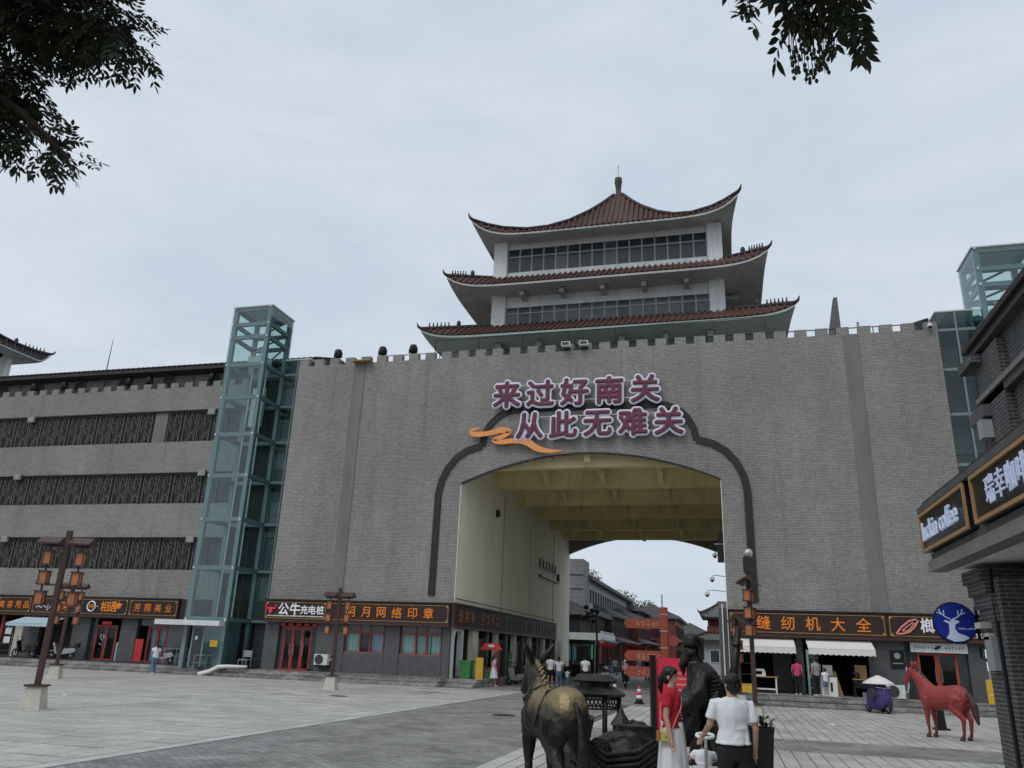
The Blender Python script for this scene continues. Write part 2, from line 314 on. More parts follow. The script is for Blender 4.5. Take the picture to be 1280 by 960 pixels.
def struct(o): return tag(o, kind='structure')
def copy_tree(o, parent=None):
    c = o.copy(); COL.objects.link(c); c.parent = parent
    for ch in list(o.children): copy_tree(ch, c)
    return c
def one(name, material, parent, *b, smooth=False):   # one box part
    return MB().box(*b).build(name, material, parent, smooth)
from mathutils import noise
def organic(mb, name, material, parent, voxel, it=4, fac=.5, folds=None):
    me = mb.mesh(name, material); o = bpy.data.objects.new(name, me)
    r = o.modifiers.new('r', 'REMESH'); r.mode = 'VOXEL'; r.voxel_size = voxel; r.use_smooth_shade = True
    sm = o.modifiers.new('s', 'SMOOTH'); sm.iterations = it; sm.factor = fac
    nm = evaluated(o); nm.name = name; COL.objects.link(o)
    if folds:            # (amplitude, scale vector): creases pushed along the normals
        amp, sv = folds; ns = [v.normal.copy() for v in nm.vertices]
        for v, nn in zip(nm.vertices, ns):
            p = Vector((v.co.x*sv[0], v.co.y*sv[1], v.co.z*sv[2])); q = noise.noise(p+Vector((3, 1, 7)))*.7
            v.co += nn*amp*(1-2*abs(noise.noise(p+Vector((q, q, q))))-.35)
    nm.materials.clear(); nm.materials.append(MATS[material])
    nm.polygons.foreach_set('use_smooth', [True]*len(nm.polygons))
    o.modifiers.clear(); o.data = nm; bpy.data.meshes.remove(me)
    if parent: o.parent = parent
    return o
TXT = {}
def glyph(body, size, extrude):
    c = bpy.data.curves.new('letter', 'FONT'); c.body = body; c.size = size; c.extrude = extrude; c.align_x = 'CENTER'; c.resolution_u = 3
    o = bpy.data.objects.new('letter', c); me = evaluated(o)
    bpy.data.objects.remove(o); bpy.data.curves.remove(c); return me
def text_mesh(body, size, material, extrude=.02, offset=0.0):
    k = (body, size, material, extrude, offset)
    if k in TXT: return TXT[k]
    if offset <= 0: me = glyph(body, size, extrude)
    else:     # bold: thicken the strokes with rounded edges and fuse them
        fl = glyph(body, size, 0); bm = bmesh.new(); bm.from_mesh(fl); bmesh.ops.remove_doubles(bm, verts=bm.verts, dist=1e-5)
        vx = max(min(offset*.55, size/50), size/75); ex = max(extrude, vx*1.6); mb = MB(); so = glyph(body, size, ex)
        mb.add([v.co for v in so.vertices], [tuple(p.vertices) for p in so.polygons])
        for e in bm.edges:
            if len(e.link_faces) == 1:
                a, b = e.verts[0].co.copy(), e.verts[1].co.copy(); d = (b-a)
                if d.length < 1e-6: continue
                d.normalize(); mb.tube([a-d*offset*.6, a, b, b+d*offset*.6], [(ex*.9, offset*.6), (ex, offset), (ex, offset), (ex*.9, offset*.6)], 8, up=(0, 0, 1))
        bm.free(); me0 = mb.mesh('letter', None); o = bpy.data.objects.new('letter', me0)
        r = o.modifiers.new('r', 'REMESH'); r.mode = 'VOXEL'; r.voxel_size = vx
        me = evaluated(o); bpy.data.objects.remove(o); bpy.data.meshes.remove(me0); bpy.data.meshes.remove(fl); bpy.data.meshes.remove(so)
    if len(me.vertices):
        xs = [v.co.x for v in me.vertices]; ys = [v.co.y for v in me.vertices]; cx, cy = (min(xs)+max(xs))/2, (min(ys)+max(ys))/2
        for v in me.vertices: v.co.x -= cx; v.co.y -= cy
    me.materials.clear(); me.materials.append(MATS[material]); me.name = 'letter'; TXT[k] = me; return me
FACE = {'-y': (R(90), 0, 0), '+x': (R(90), 0, R(90)), '-x': (R(90), 0, R(-90))}
def letters(parent, text, c0, pitch, size, material, face='-y', extrude=.02, offset=.006, name='letter'):
    d = {'-y': Vector((1, 0, 0)), '+x': Vector((0, 1, 0)), '-x': Vector((0, -1, 0))}[face]
    for i, ch in enumerate(text):
        if ch == ' ': continue
        obj(name, text_mesh(ch, size, material, extrude, offset), parent, Vector(c0)+d*(pitch*i), FACE[face])
# ================================================================== GROUND
struct(one('ground', 'ground_bed', None, -900, 900, -600, 1200, -.5, -.03))
struct(one('road', 'small_pavers', None, -2.6, 3.0, -70, -8.5, -.025, -.004))
struct(one('road', 'small_pavers', None, -7.4, 7.4, -8.5, 140, -.025, -.003))
struct(one('road', 'small_pavers', None, 3.0, 40, -22.2, -19.2, -.025, -.0035))
cpos = Vector((7.186, -42.287, 0))
def slab_field(name, label, zones, dx, dy, stag, matname, limit, swap=False):
    root = tag(bpy.data.objects.new(name, None), kind='structure'); COL.objects.link(root)
    g = .012; cells = []
    for (x0, x1, y0, y1) in zones:
        j0, j1 = (math.floor(x0/dx), math.ceil(x1/dx)) if swap else (math.floor(y0/dy), math.ceil(y1/dy))
        for j in range(j0, j1):
            if swap:
                off = (j % 2)*.5*dy
                i0, i1 = math.floor((y0-off)/dy), math.ceil((y1-off)/dy)
                for i in range(i0, i1): cells.append((max(j*dx, x0), min((j+1)*dx, x1), max(i*dy+off, y0), min((i+1)*dy+off, y1)))
            else:
                off = (j % 2)*.5*dx
                i0, i1 = math.floor((x0-off)/dx), math.ceil((x1-off)/dx)
                for i in range(i0, i1): cells.append((max(i*dx+off, x0), min((i+1)*dx+off, x1), max(j*dy, y0), min((j+1)*dy, y1)))
    cells = [c for c in cells if c[1]-c[0] > .1 and c[3]-c[2] > .1]
    def vis(c):
        p = Vector(((c[0]+c[1])/2, (c[2]+c[3])/2, 0))-Vector((7.186, -42.287, 1.87)); d = p.dot(cf)
        if d < 3: return 1e6
        u, v = p.dot(cr)/d*986+640, 480-p.dot(cu)/d*986
        return d if (-30 < u < 1310 and v < 985) else 1e5+d
    cells.sort(key=vis); rest = MB(); me = {}
    def uneven(c):                       # a little settlement: each slab sits and tilts on its own
        r_ = random.Random(int(c[0]*131)+int(c[2]*977)); return r_.uniform(-.004, .003), r_.uniform(-.003, .003), r_.uniform(-.003, .003)
    for k, c in enumerate(cells):
        w_, h_ = round(c[1]-c[0]-g, 3), round(c[3]-c[2]-g, 3); z, tx, ty = uneven(c); cx_, cy_ = (c[0]+c[1])/2, (c[2]+c[3])/2
        if k < limit:
            if (w_, h_) not in me:
                b = .006; me[(w_, h_)] = MB().rings([[(-w_/2, -h_/2, -.03), (w_/2, -h_/2, -.03), (w_/2, h_/2, -.03), (-w_/2, h_/2, -.03)], [(-w_/2, -h_/2, -b), (w_/2, -h_/2, -b), (w_/2, h_/2, -b), (-w_/2, h_/2, -b)], [(-w_/2+b, -h_/2+b, 0), (w_/2-b, -h_/2+b, 0), (w_/2-b, h_/2-b, 0), (-w_/2+b, h_/2-b, 0)]]).mesh('slab', matname)
            obj('slab', me[(w_, h_)], root, (cx_, cy_, z), (tx, ty, 0))
        else: rest.box(c[0]+g/2, c[1]-g/2, c[2]+g/2, c[3]-g/2, -.03, z)
    tag(rest.build('far_slabs', matname, root), kind='stuff'); return root
slab_field('plaza_paving', '', [(-44, -10.35, -46, -1.9), (-9.95, -2.95, -46, -1.9)], 1.2, .6, True, 'slab_stone', 300)
slab_field('side_paving', '', [(3.3, 22, -19.2, -8.5), (7.4, 22, -8.5, -3.4), (3.3, 22, -50, -22.2)], .3, .9, True, 'plank_stone', 300, swap=True)
for x in (-10.35, -2.95, 2.98):
    p = tag(bpy.data.objects.new('kerb_strip', None), kind='structure'); COL.objects.link(p); k = 0; y = -45.0
    w_ = .4 if x < -5 else .32
    while y < (-2.2 if x < 0 else -22.3):
        one('kerb_stone', 'slab_pale' if 'slab_pale' in MATS else mat('slab_pale', (.44, .43, .405), .75, nscale=1.2, namt=.3).name, p, x+.006, x+w_-.006, y, y+.99, -.03, .003); y += 1.0
# ================================================================== GATE BUILDING
gate = thing('city_gate', 'huge grey brick gate with battlements and a wide arched passage', 'gate')
HW, AW, WT, DP = 18.5, 7.2, 18.58, 33.6
def arch_z(x): return 10.84+1.6*(1-(x/AW)**2)
for sx in (-1, 1):
    a, b = sorted((sx*AW, sx*HW))
    one('wall', 'gate_brick', gate, a, b, 0, DP, 3.0, WT)
n = 28
for y0, y1 in ((0, .45), (DP-.45, DP)):
    mb = MB()
    top = [(-AW+2*AW*i/n, y0) for i in range(n+1)]
    vs = []
    for i in range(n+1):
        x = -AW+2*AW*i/n; vs += [(x, y0, arch_z(x)), (x, y1, arch_z(x)), (x, y1, WT), (x, y0, WT)]
    fs = []
    for i in range(n):
        o_ = i*4
        for k in range(4): fs.append((o_+k, o_+(k+1) % 4, o_+4+(k+1) % 4, o_+4+k))
    mb.add(vs, fs); mb.build('spandrel', 'gate_brick', gate)
# thin dark reveal line round the arch edge
mb = MB(); rs = []
for i in range(n+1):
    x = -AW+2*AW*i/n; z = arch_z(x); rs.append([(x, -.03, z-.05), (x, .02, z-.05), (x, .02, z+.03), (x, -.03, z+.03)])
mb.rings(rs).build('arch_edge', 'trim_dark', gate)
one('deck', 'strip_plaster', gate, -AW, AW, .45, DP-.45, 13.4, 13.8)
one('ceiling', 'ceiling_cream', gate, -AW, AW, .45, DP-.45, 13.3, 13.4)
BY = (1.2, 7.1, 13.0, 18.9, 24.8, 30.6)
for y in BY:
    one('beam', 'ceiling_cream', gate, -AW+.03, AW-.03, y-.25, y+.25, 11.85, 13.3)
ys = [.45]+[q for y in BY for q in (y-.25, y+.25)]+[DP-.45]
for x in (-3.6, 0, 3.6):
    for k in range(0, len(ys), 2):
        y0, y1 = ys[k], ys[k+1]; h = min(.9, (y1-y0)/2-.1)
        MB().prism([(y0, 12.05), (y0+h, 12.6), (y1-h, 12.6), (y1, 12.05), (y1, 13.3), (y0, 13.3)], 'x', x-.16, x+.16).build('joist', 'ceiling_cream', gate)
one('passage_wall', 'cream', gate, -AW, -AW+.03, .012, DP-.01, 4.0, 13.3)
one('passage_wall', 'cream', gate, AW-.03, AW, .012, DP-.01, 0.0, 13.3)
one('passage_wall', 'cream', gate, -AW, -AW+.03, 27.4, DP-.01, 0.0, 3.99)
for z, y0 in ((6.2, .3),): pass
one('wall_joint', 'strip_plaster', gate, -AW+.03, -AW+.036, 17.4, 17.45, 4.3, 11.0)
# merlons
mm = MB().box(-.31, .31, 0, .35, 0, .42).mesh('merlon', 'gate_brick')
pit = 1.06; k = int((2*HW-.62)/pit)
for i in range(k+1):
    x = -HW+.31+(2*HW-.62)*i/k
    obj('merlon', mm, gate, (x, .002, WT))
# pilaster strips, vertical joints
for x in (-14.25, 14.25): one('pilaster_strip', 'strip_plaster', gate, x-.36, x+.36, -.05, .1, 4.25, 18.55)
for x, z0 in ((-3.4, 15.2), (-1.0, 16.2), (2.0, 16.8), (3.8, 15.6)): one('wall_joint', 'strip_plaster', gate, x, x+.05, -.006, .1, z0, 18.5)
# dark moulding round the arch
half = [(8.52, 4.62), (8.5, 10.2), (8.35, 11.0), (8.0, 11.75), (7.5, 12.35), (6.9, 12.75), (6.25, 12.95), (6.02, 13.0)]
half2 = [(6.02, 13.0), (5.9, 13.65), (5.6, 14.25), (5.15, 14.7), (4.55, 15.0), (3.9, 15.1)]
def ribbon(path, w_, mb, y0, y1):
    rs = []
    for i, p in enumerate(path):
        a = Vector(path[max(i-1, 0)]); b = Vector(path[min(i+1, len(path)-1)]); t = (b-a).normalized(); nn = Vector((-t.y, t.x))*(w_/2)
        rs.append([(p[0]+nn.x, y0, p[1]+nn.y), (p[0]-nn.x, y0, p[1]-nn.y), (p[0]-nn.x, y1, p[1]-nn.y), (p[0]+nn.x, y1, p[1]+nn.y)])
    mb.rings(rs)
mb = MB()
for sx in (-1, 1):
    ribbon([(sx*a, b) for a, b in half], .38, mb, -.09, .05); ribbon([(sx*a, b) for a, b in half2], .38, mb, -.084, .05)
ribbon([(-3.9, 15.1), (0, 15.12), (3.9, 15.1)], .38, mb, -.087, .05)
mb.build('arch_moulding', 'trim_dark', gate)
# roof slab edge, parapet rail, spot lamps, brick fin
one('roof_deck', 'strip_plaster', gate, -HW+.1, HW-.1, .5, DP-.5, WT-.3, WT-.02)
mb = MB().tube([(-13.2, .5, 19.15), (18.2, .5, 19.12)], .03, 6)
for i in range(17): mb.tube([(-13.0+i*1.9, .5, WT-.1), (-13.0+i*1.9, .5, 19.14)], .025, 5)
mb.tube([(-9.6, .7, 19.1), (-9.6, .7, 20.1)], .03, 5); mb.tube([(-9.6, .75, 20.05), (10.5, .75, 20.25)], .022, 5)
for i in range(1, 8): mb.tube([(-9.6+i*2.8, .75, 19.1), (-9.6+i*2.8, .75, 20.1)], .025, 5)
mb.build('parapet_rail', 'black_metal', gate)
fin = MB().prism([(13.35, 18.9), (14.1, 18.9), (14.05, 21.5), (13.85, 21.5)], 'y', 1.6, 2.0).build('brick_fin', 'cladding_light', gate)
one('vent_pipe', 'grey_box', gate, 14.75, 14.87, .6, .7, 18.5, 19.5)
tag(one('yellow_plank', 'wood', None, -14.6, -13.4, -.5, .3, 18.56, 18.63), 'weathered yellow board lying across the battlements', 'board')
def spot_lamp(x, y, z, label, group):
    t = thing('spot_lamp', label, 'lamp', (x, y, z), 0, group)
    MB().lathe([(.17, 0), (.17, .04), (.06, .06), (.06, .12)], 10).build('base', 'black_metal', t)
    MB().lathe([(.16, .1), (.23, .16), (.24, .5), (.2, .62), (.08, .68)], 12).build('housing', 'black_metal', t, True)
    for q in (-.28, .24): one('yoke', 'black_metal', t, q, q+.04, -.05, .05, .1, .42)
    return t
for x in (-15.95, -12.9, -10.85): spot_lamp(x, .18, 19.0, 'black barrel spot lamp standing on the gate battlements', 'spot lamps on the battlements')
for x in (-1.15, -.1):
    t = thing('flood_light', 'small white flood light on the gate parapet above the maroon letters', 'lamp', (x, -.1, 18.6), 0, 'flood lights over the letters')
    one('housing', 'white_paint', t, -.25, .25, -.3, .1, .15, .42); one('bracket', 'black_metal', t, -.2, .2, 0, .1, 0, .15)
    one('lens', 'grille', t, -.2, .2, -.31, -.3, .19, .38)
def dome_camera(loc, label, arm):
    t = thing('dome_camera', label, 'camera', loc)
    MB().tube([(0, 0, 0), (arm[0]*.7, arm[1]*.7, .05), (arm[0], arm[1], 0), (arm[0], arm[1], -.1)], .025, 6).build('arm', 'white_paint', t)
    MB().lathe([(.05, -.05), (.13, -.1), (.13, -.2), (.12, -.22)], 12, (arm[0], arm[1], 0)).build('housing', 'white_paint', t, True)
    MB().ell((arm[0], arm[1], -.23), (.1, .1, .1)).build('dome', 'black_plastic', t, True)
dome_camera((18.1, 0, 18.85), 'white dome camera hanging off the corner merlon', (0, -.25))
# platforms and steps
def platform(name, x0, x1, levels, back):
    p = tag(bpy.data.objects.new(name, None), kind='structure'); COL.objects.link(p); prev = back
    for (yf, z0, z1) in levels:
        x = x0; sh = random.uniform(0, .6)
        while x < x1-.05:
            e = min(x1, x+1.1+sh); sh = 0
            one('step_stone', 'step_stone', p, x+.006, e-.006, yf, prev, z0, z1+random.uniform(-.006, .004)); x = e
        prev = yf
    return p
platform('platform', -18.4, -7.25, [(-1.25, -.03, .42), (-1.65, -.03, .28), (-2.0, -.03, .13)], 4.2)
platform('platform', -46, -18.42, [(-.6, -.03, .4), (-1.0, -.03, .26), (-1.4, -.03, .12)], 4.2)
platform('platform', 7.25, 24, [(-2.0, -.03, .43), (-2.4, -.03, .32), (-2.8, -.03, .21), (-3.2, -.03, .1)], 4.2)
platform('platform', -7.6, -5.6, [(-.2, -.03, .38), (-.6, -.03, .25), (-1.0, -.03, .12)], 8)
# ------------------------------------------------------------------ ground floor of the gate
def panel_pier(parent, x0, x1, z0, z1, yf, ph=.5, mat_='cladding', axis='y'):
    # stack of stone panels with pale recessed joints
    (one('grout', 'grout_light', parent, x0+.02, x1-.02, yf+.02, yf+.25, z0, z1) if axis == 'y' else one('grout', 'grout_light', parent, yf-.25, yf-.02, x0+.02, x1-.02, z0, z1))
    n_ = max(1, round((z1-z0)/ph)); h = (z1-z0)/n_
    for i in range(n_):
        a, b = z0+i*h+.012, z0+(i+1)*h-.012
        if axis == 'y': one('cladding_panel', mat_, parent, x0, x1, yf, yf+.2, a, b)
        else: one('cladding_panel', mat_, parent, yf-.2, yf, x0, x1, a, b)
def door(parent, x0, x1, z0, z1, y, leaves=2, fm='red_frame', side=0.0, handle=True):
    fw_ = .1; d = MB().box(x0, x1, y, y+.1, z1-.12, z1).box(x0, x1, y, y+.1, z0, z0+.1)
    for i in range(leaves+1):
        x = x0+(x1-x0)*i/leaves; w_ = fw_*(.6 if i in (0, leaves) else 1); a = min(max(x-w_, x0), x1-2*w_)
        d.box(a, a+2*w_, y+.003, y+.097, z0+.1, z1-.12)
    o = d.build('door', fm, parent)
    for i in range(leaves):
        a, b = x0+(x1-x0)*i/leaves+.1, x0+(x1-x0)*(i+1)/leaves-.1
        one('pane', 'shop_glass', o, a, b, y+.045, y+.055, z0+.1, z1-.12)
        if handle: MB().tube([(b-.03 if i == 0 else a+.03, y-.04, z0+.8), (b-.03 if i == 0 else a+.03, y-.04, z0+1.4)], .018, 6).build('handle', 'steel_rail', o)
    return o
def wavy(x0, x1, z0, z1, y, amp=.03, n_=36, ph=0):
    mb = MB(); t = .006
    pts = [(x0+(x1-x0)*i/n_, y+amp*math.sin(i*1.15+ph)+amp*.5*math.sin(i*.43+ph)) for i in range(n_+1)]
    for dz in (): pass
    mb.add([(p[0], p[1], z0) for p in pts]+[(p[0], p[1], z1) for p in pts]+[(p[0], p[1]+t, z0) for p in pts]+[(p[0], p[1]+t, z1) for p in pts],
           [(i, i+1, n_+2+i, n_+1+i) for i in range(n_)]+[(2*n_+2+i, 3*n_+3+i, 3*n_+4+i, 2*n_+3+i) for i in range(n_)])
    return mb
def window(parent, x0, x1, z0, zt, z1, y, splits, curt=(), fm='red_frame'):
    f = MB().box(x0, x1, y, y+.08, z0-.06, z0).box(x0, x1, y, y+.08, zt-.04, zt+.04).box(x0, x1, y, y+.08, z1, z1+.05)
    xs = [x0]+[x0+(x1-x0)*s for s in splits]+[x1]
    for i, x in enumerate(xs):
        a = x if i == 0 else (x-.1 if i == len(xs)-1 else x-.05)
        w_ = .05 if i in (0, len(xs)-1) else .1
        f.box(a, a+w_, y+.003, y+.077, z0, zt-.04); f.box(a, a+w_, y+.003, y+.077, zt+.04, z1)
    o = f.build('window', fm, parent)
    for i in range(len(xs)-1):
        one('pane', 'shop_glass', o, xs[i]+.05, xs[i+1]-.05, y+.035, y+.045, z0, zt-.04)
        one('pane', 'window_grey', o, xs[i]+.05, xs[i+1]-.05, y+.035, y+.045, zt+.04, z1)
    for (a, b, m_) in curt:
        wavy(x0+(x1-x0)*a, x0+(x1-x0)*b, z0-.02, zt+.02, y+.2, ph=a*9).build('curtain', m_, o)
    return o
def room(parent, x0, x1, yb, zt=3.0):
    one('room_back', 'interior', parent, x0, x1, yb, yb+.1, .42, zt); one('room_ceiling', 'interior', parent, x0, x1, .25, yb, zt-.05, zt-.002)
# left shops
room(gate, -18.4, -7.4, 3.4)
one('wall', 'gate_brick', gate, -18.5, -18.2, .25, 4.2, .0, 2.998); one('partition', 'interior', gate, -15.0, -14.9, .3, 3.4, .42, 2.95); one('infill', 'interior', gate, -18.5, -8.8, 4.2, DP, 0, 2.998)
for a, b in ((-18.48, -17.62), (-15.2, -13.5), (-11.05, -10.2), (-7.72, -7.3)): panel_pier(gate, a, b, .42, 3.0, -.02)
for a, b in ((-13.48, -11.07), (-10.18, -7.74)): panel_pier(gate, a, b, .42, 1.5, .0, 1.1)
door(gate, -17.35, -15.55, .42, 2.72, .12, 3); one('door_header', 'red_frame', gate, -17.6, -15.22, .1, .16, 2.72, 2.8); one('door_side_glass', 'window_dark', gate, -17.6, -17.36, .15, .18, .42, 2.7); one('door_side_glass', 'window_dark', gate, -15.54, -15.22, .15, .18, .42, 2.7)
one('threshold', 'red_frame', gate, -17.4, -15.5, -.2, .1, .425, .5)
window(gate, -13.46, -11.09, 1.56, 2.55, 2.98, .1, (.36, .62), ((.0, .34, 'curtain_cyan'), (.36, .62, 'window_dark'), (.64, 1, 'curtain_blue')))
window(gate, -10.16, -7.76, 1.56, 2.55, 2.98, .1, (.36, .62), ((.0, .36, 'curtain_cyan'), (.38, .6, 'curtain_cyan'), (.64, 1, 'curtain_cyan')))
for i in range(5): one('door_pennant', 'red_paint', gate, -17.5+i*.5, -17.2+i*.5, -.08, -.06, 2.8, 2.93)
# right shops
room(gate, 7.4, 18.4, 4.0)
one('wall', 'gate_brick', gate, 18.2, 18.5, .25, 4.2, 0, 2.998); one('partition', 'interior', gate, 14.5, 14.6, .3, 4.0, .42, 2.95); one('partition', 'cladding', gate, 10.45, 10.6, .2, 4.0, .42, 2.95); one('infill', 'interior', gate, 7.2, 18.5, 4.2, DP, 0, 2.998)
for a, b in ((7.22, 7.65), (13.5, 15.1), (17.75, 18.48)): panel_pier(gate, a, b, .42, 3.0, -.02)
panel_pier(gate, 10.3, 10.62, .42, 3.0, .0)
door(gate, 15.62, 17.32, .42, 2.5, .12, 2, 'orange_frame')
one('door_side_glass', 'window_dark', gate, 15.12, 15.6, .15, .18, .42, 2.5); one('door_side_glass', 'window_dark', gate, 17.34, 17.73, .15, .18, .42, 2.5); one('transom', 'window_dark', gate, 15.12, 17.73, .12, .18, 2.51, 2.98)
one('shelf', 'cladding_light', gate, 9.3, 10.2, 2.0, 2.4, .43, 2.4)
# passage shop fronts on the left wall
one('passage_back', 'interior', gate, -8.5, -8.4, .3, 27.4, .38, 3.0)
y = .25
for i, (w_, m_) in enumerate([(.25, 'white_paint'), (.25, 'white_paint'), (1.1, 'cream'), (.5, 'cladding'), (.5, 'cream'), (.6, 'cladding'), (.6, 'cream'), (.5, 'cladding'), (.6, 'cream'), (.5, 'cladding'), (.8, 'cream'), (.5, 'cladding')]):
    one('shop_pillar', m_, gate, -7.5, -7.2, y, y+w_, .0, 2.99); y += w_+(1.3 if i == 0 else 1.75)
MB().prism([(.5, 3.0), (.5, 2.4), (.62, 2.7), (.9, 2.82), (1.4, 2.82), (1.7, 2.7), (1.8, 2.4), (1.8, 3.0)], 'x', -7.45, -7.2).build('door_arch', 'white_paint', gate)
for y0, y1 in ((5.2, 6.9), (9.6, 11.2), (14.5, 16.2), (19.5, 21.3)):
    o = MB().box(-7.42, -7.36, y0, y1, .38, .48).box(-7.42, -7.36, y0, y1, 2.4, 2.5).box(-7.42, -7.36, y0, y0+.08, .48, 2.4).box(-7.42, -7.36, y1-.08, y1, .48, 2.4).box(-7.42, -7.36, (y0+y1)/2-.05, (y0+y1)/2+.05, .48, 2.4).build('door', 'red_frame', gate)
    one('pane', 'window_dark', o, -7.4, -7.39, y0+.08, y1-.08, .48, 2.4)
# ================================================================== PAGODA
pag = thing('pagoda', 'white pagoda with three curved red tiled roofs above the gate', 'pagoda', (0, 15.7, 0))
def roof(parent, hx, hy, ix, iy, ze, lift, zi, ext, soff_z, soff_m, tile_m='roof_tile', roll=.4, curve=1.3, thick=.2, pw=16, wx=None, wy=None, fascia=None, figures=True):
    wx = wx or ix; wy = wy or iy
    def rot(p, s): return [(p[0], p[1], p[2]), (-p[1], p[0], p[2]), (-p[0], -p[1], p[2]), (p[1], -p[0], p[2])][s]
    def P(s, u, t, dz=0.0):
        ax, ay, bx, by = (hx, hy, ix, iy) if s % 2 == 0 else (hy, hx, iy, ix)
        a = abs(u); e = a**pw
        po = Vector((u*ax, -(ay-ext*(1-a**pw)), ze+lift*e)); pi_ = Vector((u*bx, -by, zi))
        q = po.lerp(pi_, t); q.z = po.z+(pi_.z-po.z)*(max(t, 0.0)**curve)+dz
        return rot(q, s)
    mb = MB(); sf = MB(); fs_ = MB(); rl = MB(); fg = MB()
    for s in range(4):
        mb.grid(lambda i, j: P(s, i*2-1, j), 40, 10)
        # soffit: from under the eave in to the wall
        def S(i, j):
            u = i*2-1; o_ = Vector(P(s, u, 0))-Vector((0, 0, thick))
            wa, wb = (wx, wy) if s % 2 == 0 else (wy, wx)
            return Vector(o_).lerp(Vector(rot((u*wa, -wb, soff_z), s)), j)
        sf.grid(S, 40, 4)
        rs = []
        fs_.grid(lambda i, j: Vector(P(s, i*2-1, 0))-Vector((0, 0, .06+(thick-.06)*j)), 40, 1)
        ax = hx if s % 2 == 0 else hy; n_ = int(2*ax/roll)
        for k in range(n_+1):
            x_ = (-1+2*k/n_)*.985*ax; bx = ix if s % 2 == 0 else iy; te = min(1.0, (ax-abs(x_))/(ax-bx))
            if te < .02: continue
            pts = [P(s, x_/(ax+(bx-ax)*max(t*te, 0)), t*te, .035) for t in (-.012, .15, .35, .6, .8, 1.0)]
            rl.tube(pts, [(.1, .085)]*6, 6)
    for s in range(4):
        pts = [Vector(P(s, 1, t, .06)) for t in (0, .1, .2, .35, .5, .65, .8, .9, 1)]
        d = (pts[0]-pts[1]).normalized(); tip = [pts[0]+d*.35+Vector((0, 0, .42)), pts[0]+d*.22+Vector((0, 0, .14))]
        MB().tube(tip+pts, [.03, .09]+[.13]*9, 7).build('hip_ridge', 'ridge_dark', parent, True)
        if figures:
            for k in range(6):
                q = Vector(P(s, 1, .1+.05*k, .15)); fg.lathe([(.05, 0), (.07, .1), (.03, .2), (.05, .26), (.01, .34)], 6, q)
            q = Vector(P(s, 1, .48, .15)); fg.ell(q+Vector((0, 0, .15)), (.16, .16, .25), 8, 6)
    mb.build('roof_bed', tile_m, parent, True); tag(rl.build('roof_tiles', tile_m, parent, True), kind='stuff')
    sf.build('soffit', soff_m, parent); fs_.build('eave_board', fascia or soff_m, parent)
    if figures: tag(fg.build('ridge_figures', 'ridge_dark', parent, True), kind='stuff')
CX, CY = 8.05, 8.6
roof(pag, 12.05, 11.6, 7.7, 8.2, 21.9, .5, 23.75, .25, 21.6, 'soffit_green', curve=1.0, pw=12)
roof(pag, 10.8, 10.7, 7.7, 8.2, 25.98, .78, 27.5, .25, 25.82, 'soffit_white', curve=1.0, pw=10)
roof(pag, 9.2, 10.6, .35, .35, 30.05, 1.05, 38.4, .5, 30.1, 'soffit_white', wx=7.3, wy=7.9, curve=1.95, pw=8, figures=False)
MB().lathe([(.5, 38.1), (.42, 38.5), (.22, 38.7), (.24, 39.3), (.32, 39.8), (.3, 40.2), (.1, 40.25)], 14).build('finial', 'ridge_dark', pag, True)
mb = MB().tube([(0, 0, 40.2), (0, 0, 41.6)], .02, 5).tube([(-.12, 0, 41.3), (.12, 0, 41.3)], .012, 5); mb.build('lightning_rod', 'black_metal', pag)
for z0, z1 in ((18.5, 26.2), (27.0, 30.2)):
    for sx in (-1, 1):
        for sy in (-1, 1): one('corner_column', 'white_stucco', pag, min(sx*7.05, sx*CX), max(sx*7.05, sx*CX), min(sy*7.6, sy*CY), max(sy*7.6, sy*CY), z0, z1)
def glazed(z0, zt, z1, m_, n_):
    w_ = 7.03
    for s in range(4):
        rz = Matrix.Rotation(s*math.pi/2, 4, 'Z'); hw, dist = (w_, 8.25) if s % 2 == 0 else (7.58, 7.7)
        f = MB(); f.box(-hw, hw, -dist-.06, -dist+.02, zt-.05, zt+.05, rz)
        for i in range(n_+1):
            x = -hw+2*hw*i/n_; f.box(max(x-.05, -hw), min(x+.05, hw), -dist-.05, -dist+.015, z0, z1, rz)
        fo = f.build('window_frame', 'mullion', pag)
        for i in range(n_):
            a, b = -hw+2*hw*i/n_+.05, -hw+2*hw*(i+1)/n_-.05
            m2 = random.choice([m_, m_, 'window_dark', 'window_grey'])
            MB().box(a, b, -dist-.02, -dist+.01, z0, zt-.05, rz).build('pane', m2, fo); MB().box(a, b, -dist-.02, -dist+.01, zt+.05, z1, rz).build('pane', m2, fo)
        MB().box(-hw, hw, -dist-.12, -dist+.2, z0-.42, z0-.002, rz).build('sill_beam', 'white_stucco', pag)
        MB().box(-hw, hw, -dist-.1, -dist+.2, z1+.002, z1+(.55 if z1 > 28 else 1.0), rz).build('lintel_beam', 'white_stucco', pag)
        for i in range(5 if z1 < 28 else 0):
            x = -hw+2*hw*(i+.5)/5
            MB().box(x-.16, x+.16, -dist-1.3, -dist-.1, (z1+.42 if z1 < 28 else z1+.3), (z1+.72 if z1 < 28 else z1+.45), rz).build('bracket', 'soffit_white', pag)
glazed(23.0, 24.55, 25.0, 'window_grey', 16); glazed(27.78, 29.05, 29.65, 'window_dark', 16)
one('core', 'white_stucco', pag, -6.8, 6.8, -7.4, 7.4, 18.5, 30.2)
for s in range(4):
    rz = Matrix.Rotation(s*math.pi/2, 4, 'Z')
    for i in range(6): x = -7+14*i/5; MB().box(x-.18, x+.18, -10.2, -8.72, 21.2, 21.6, rz).build('eave_bracket', 'soffit_green', pag)
one('lower_wall', 'soffit_green', pag, -8.2, 8.2, -8.7, 8.7, 18.5, 21.75)
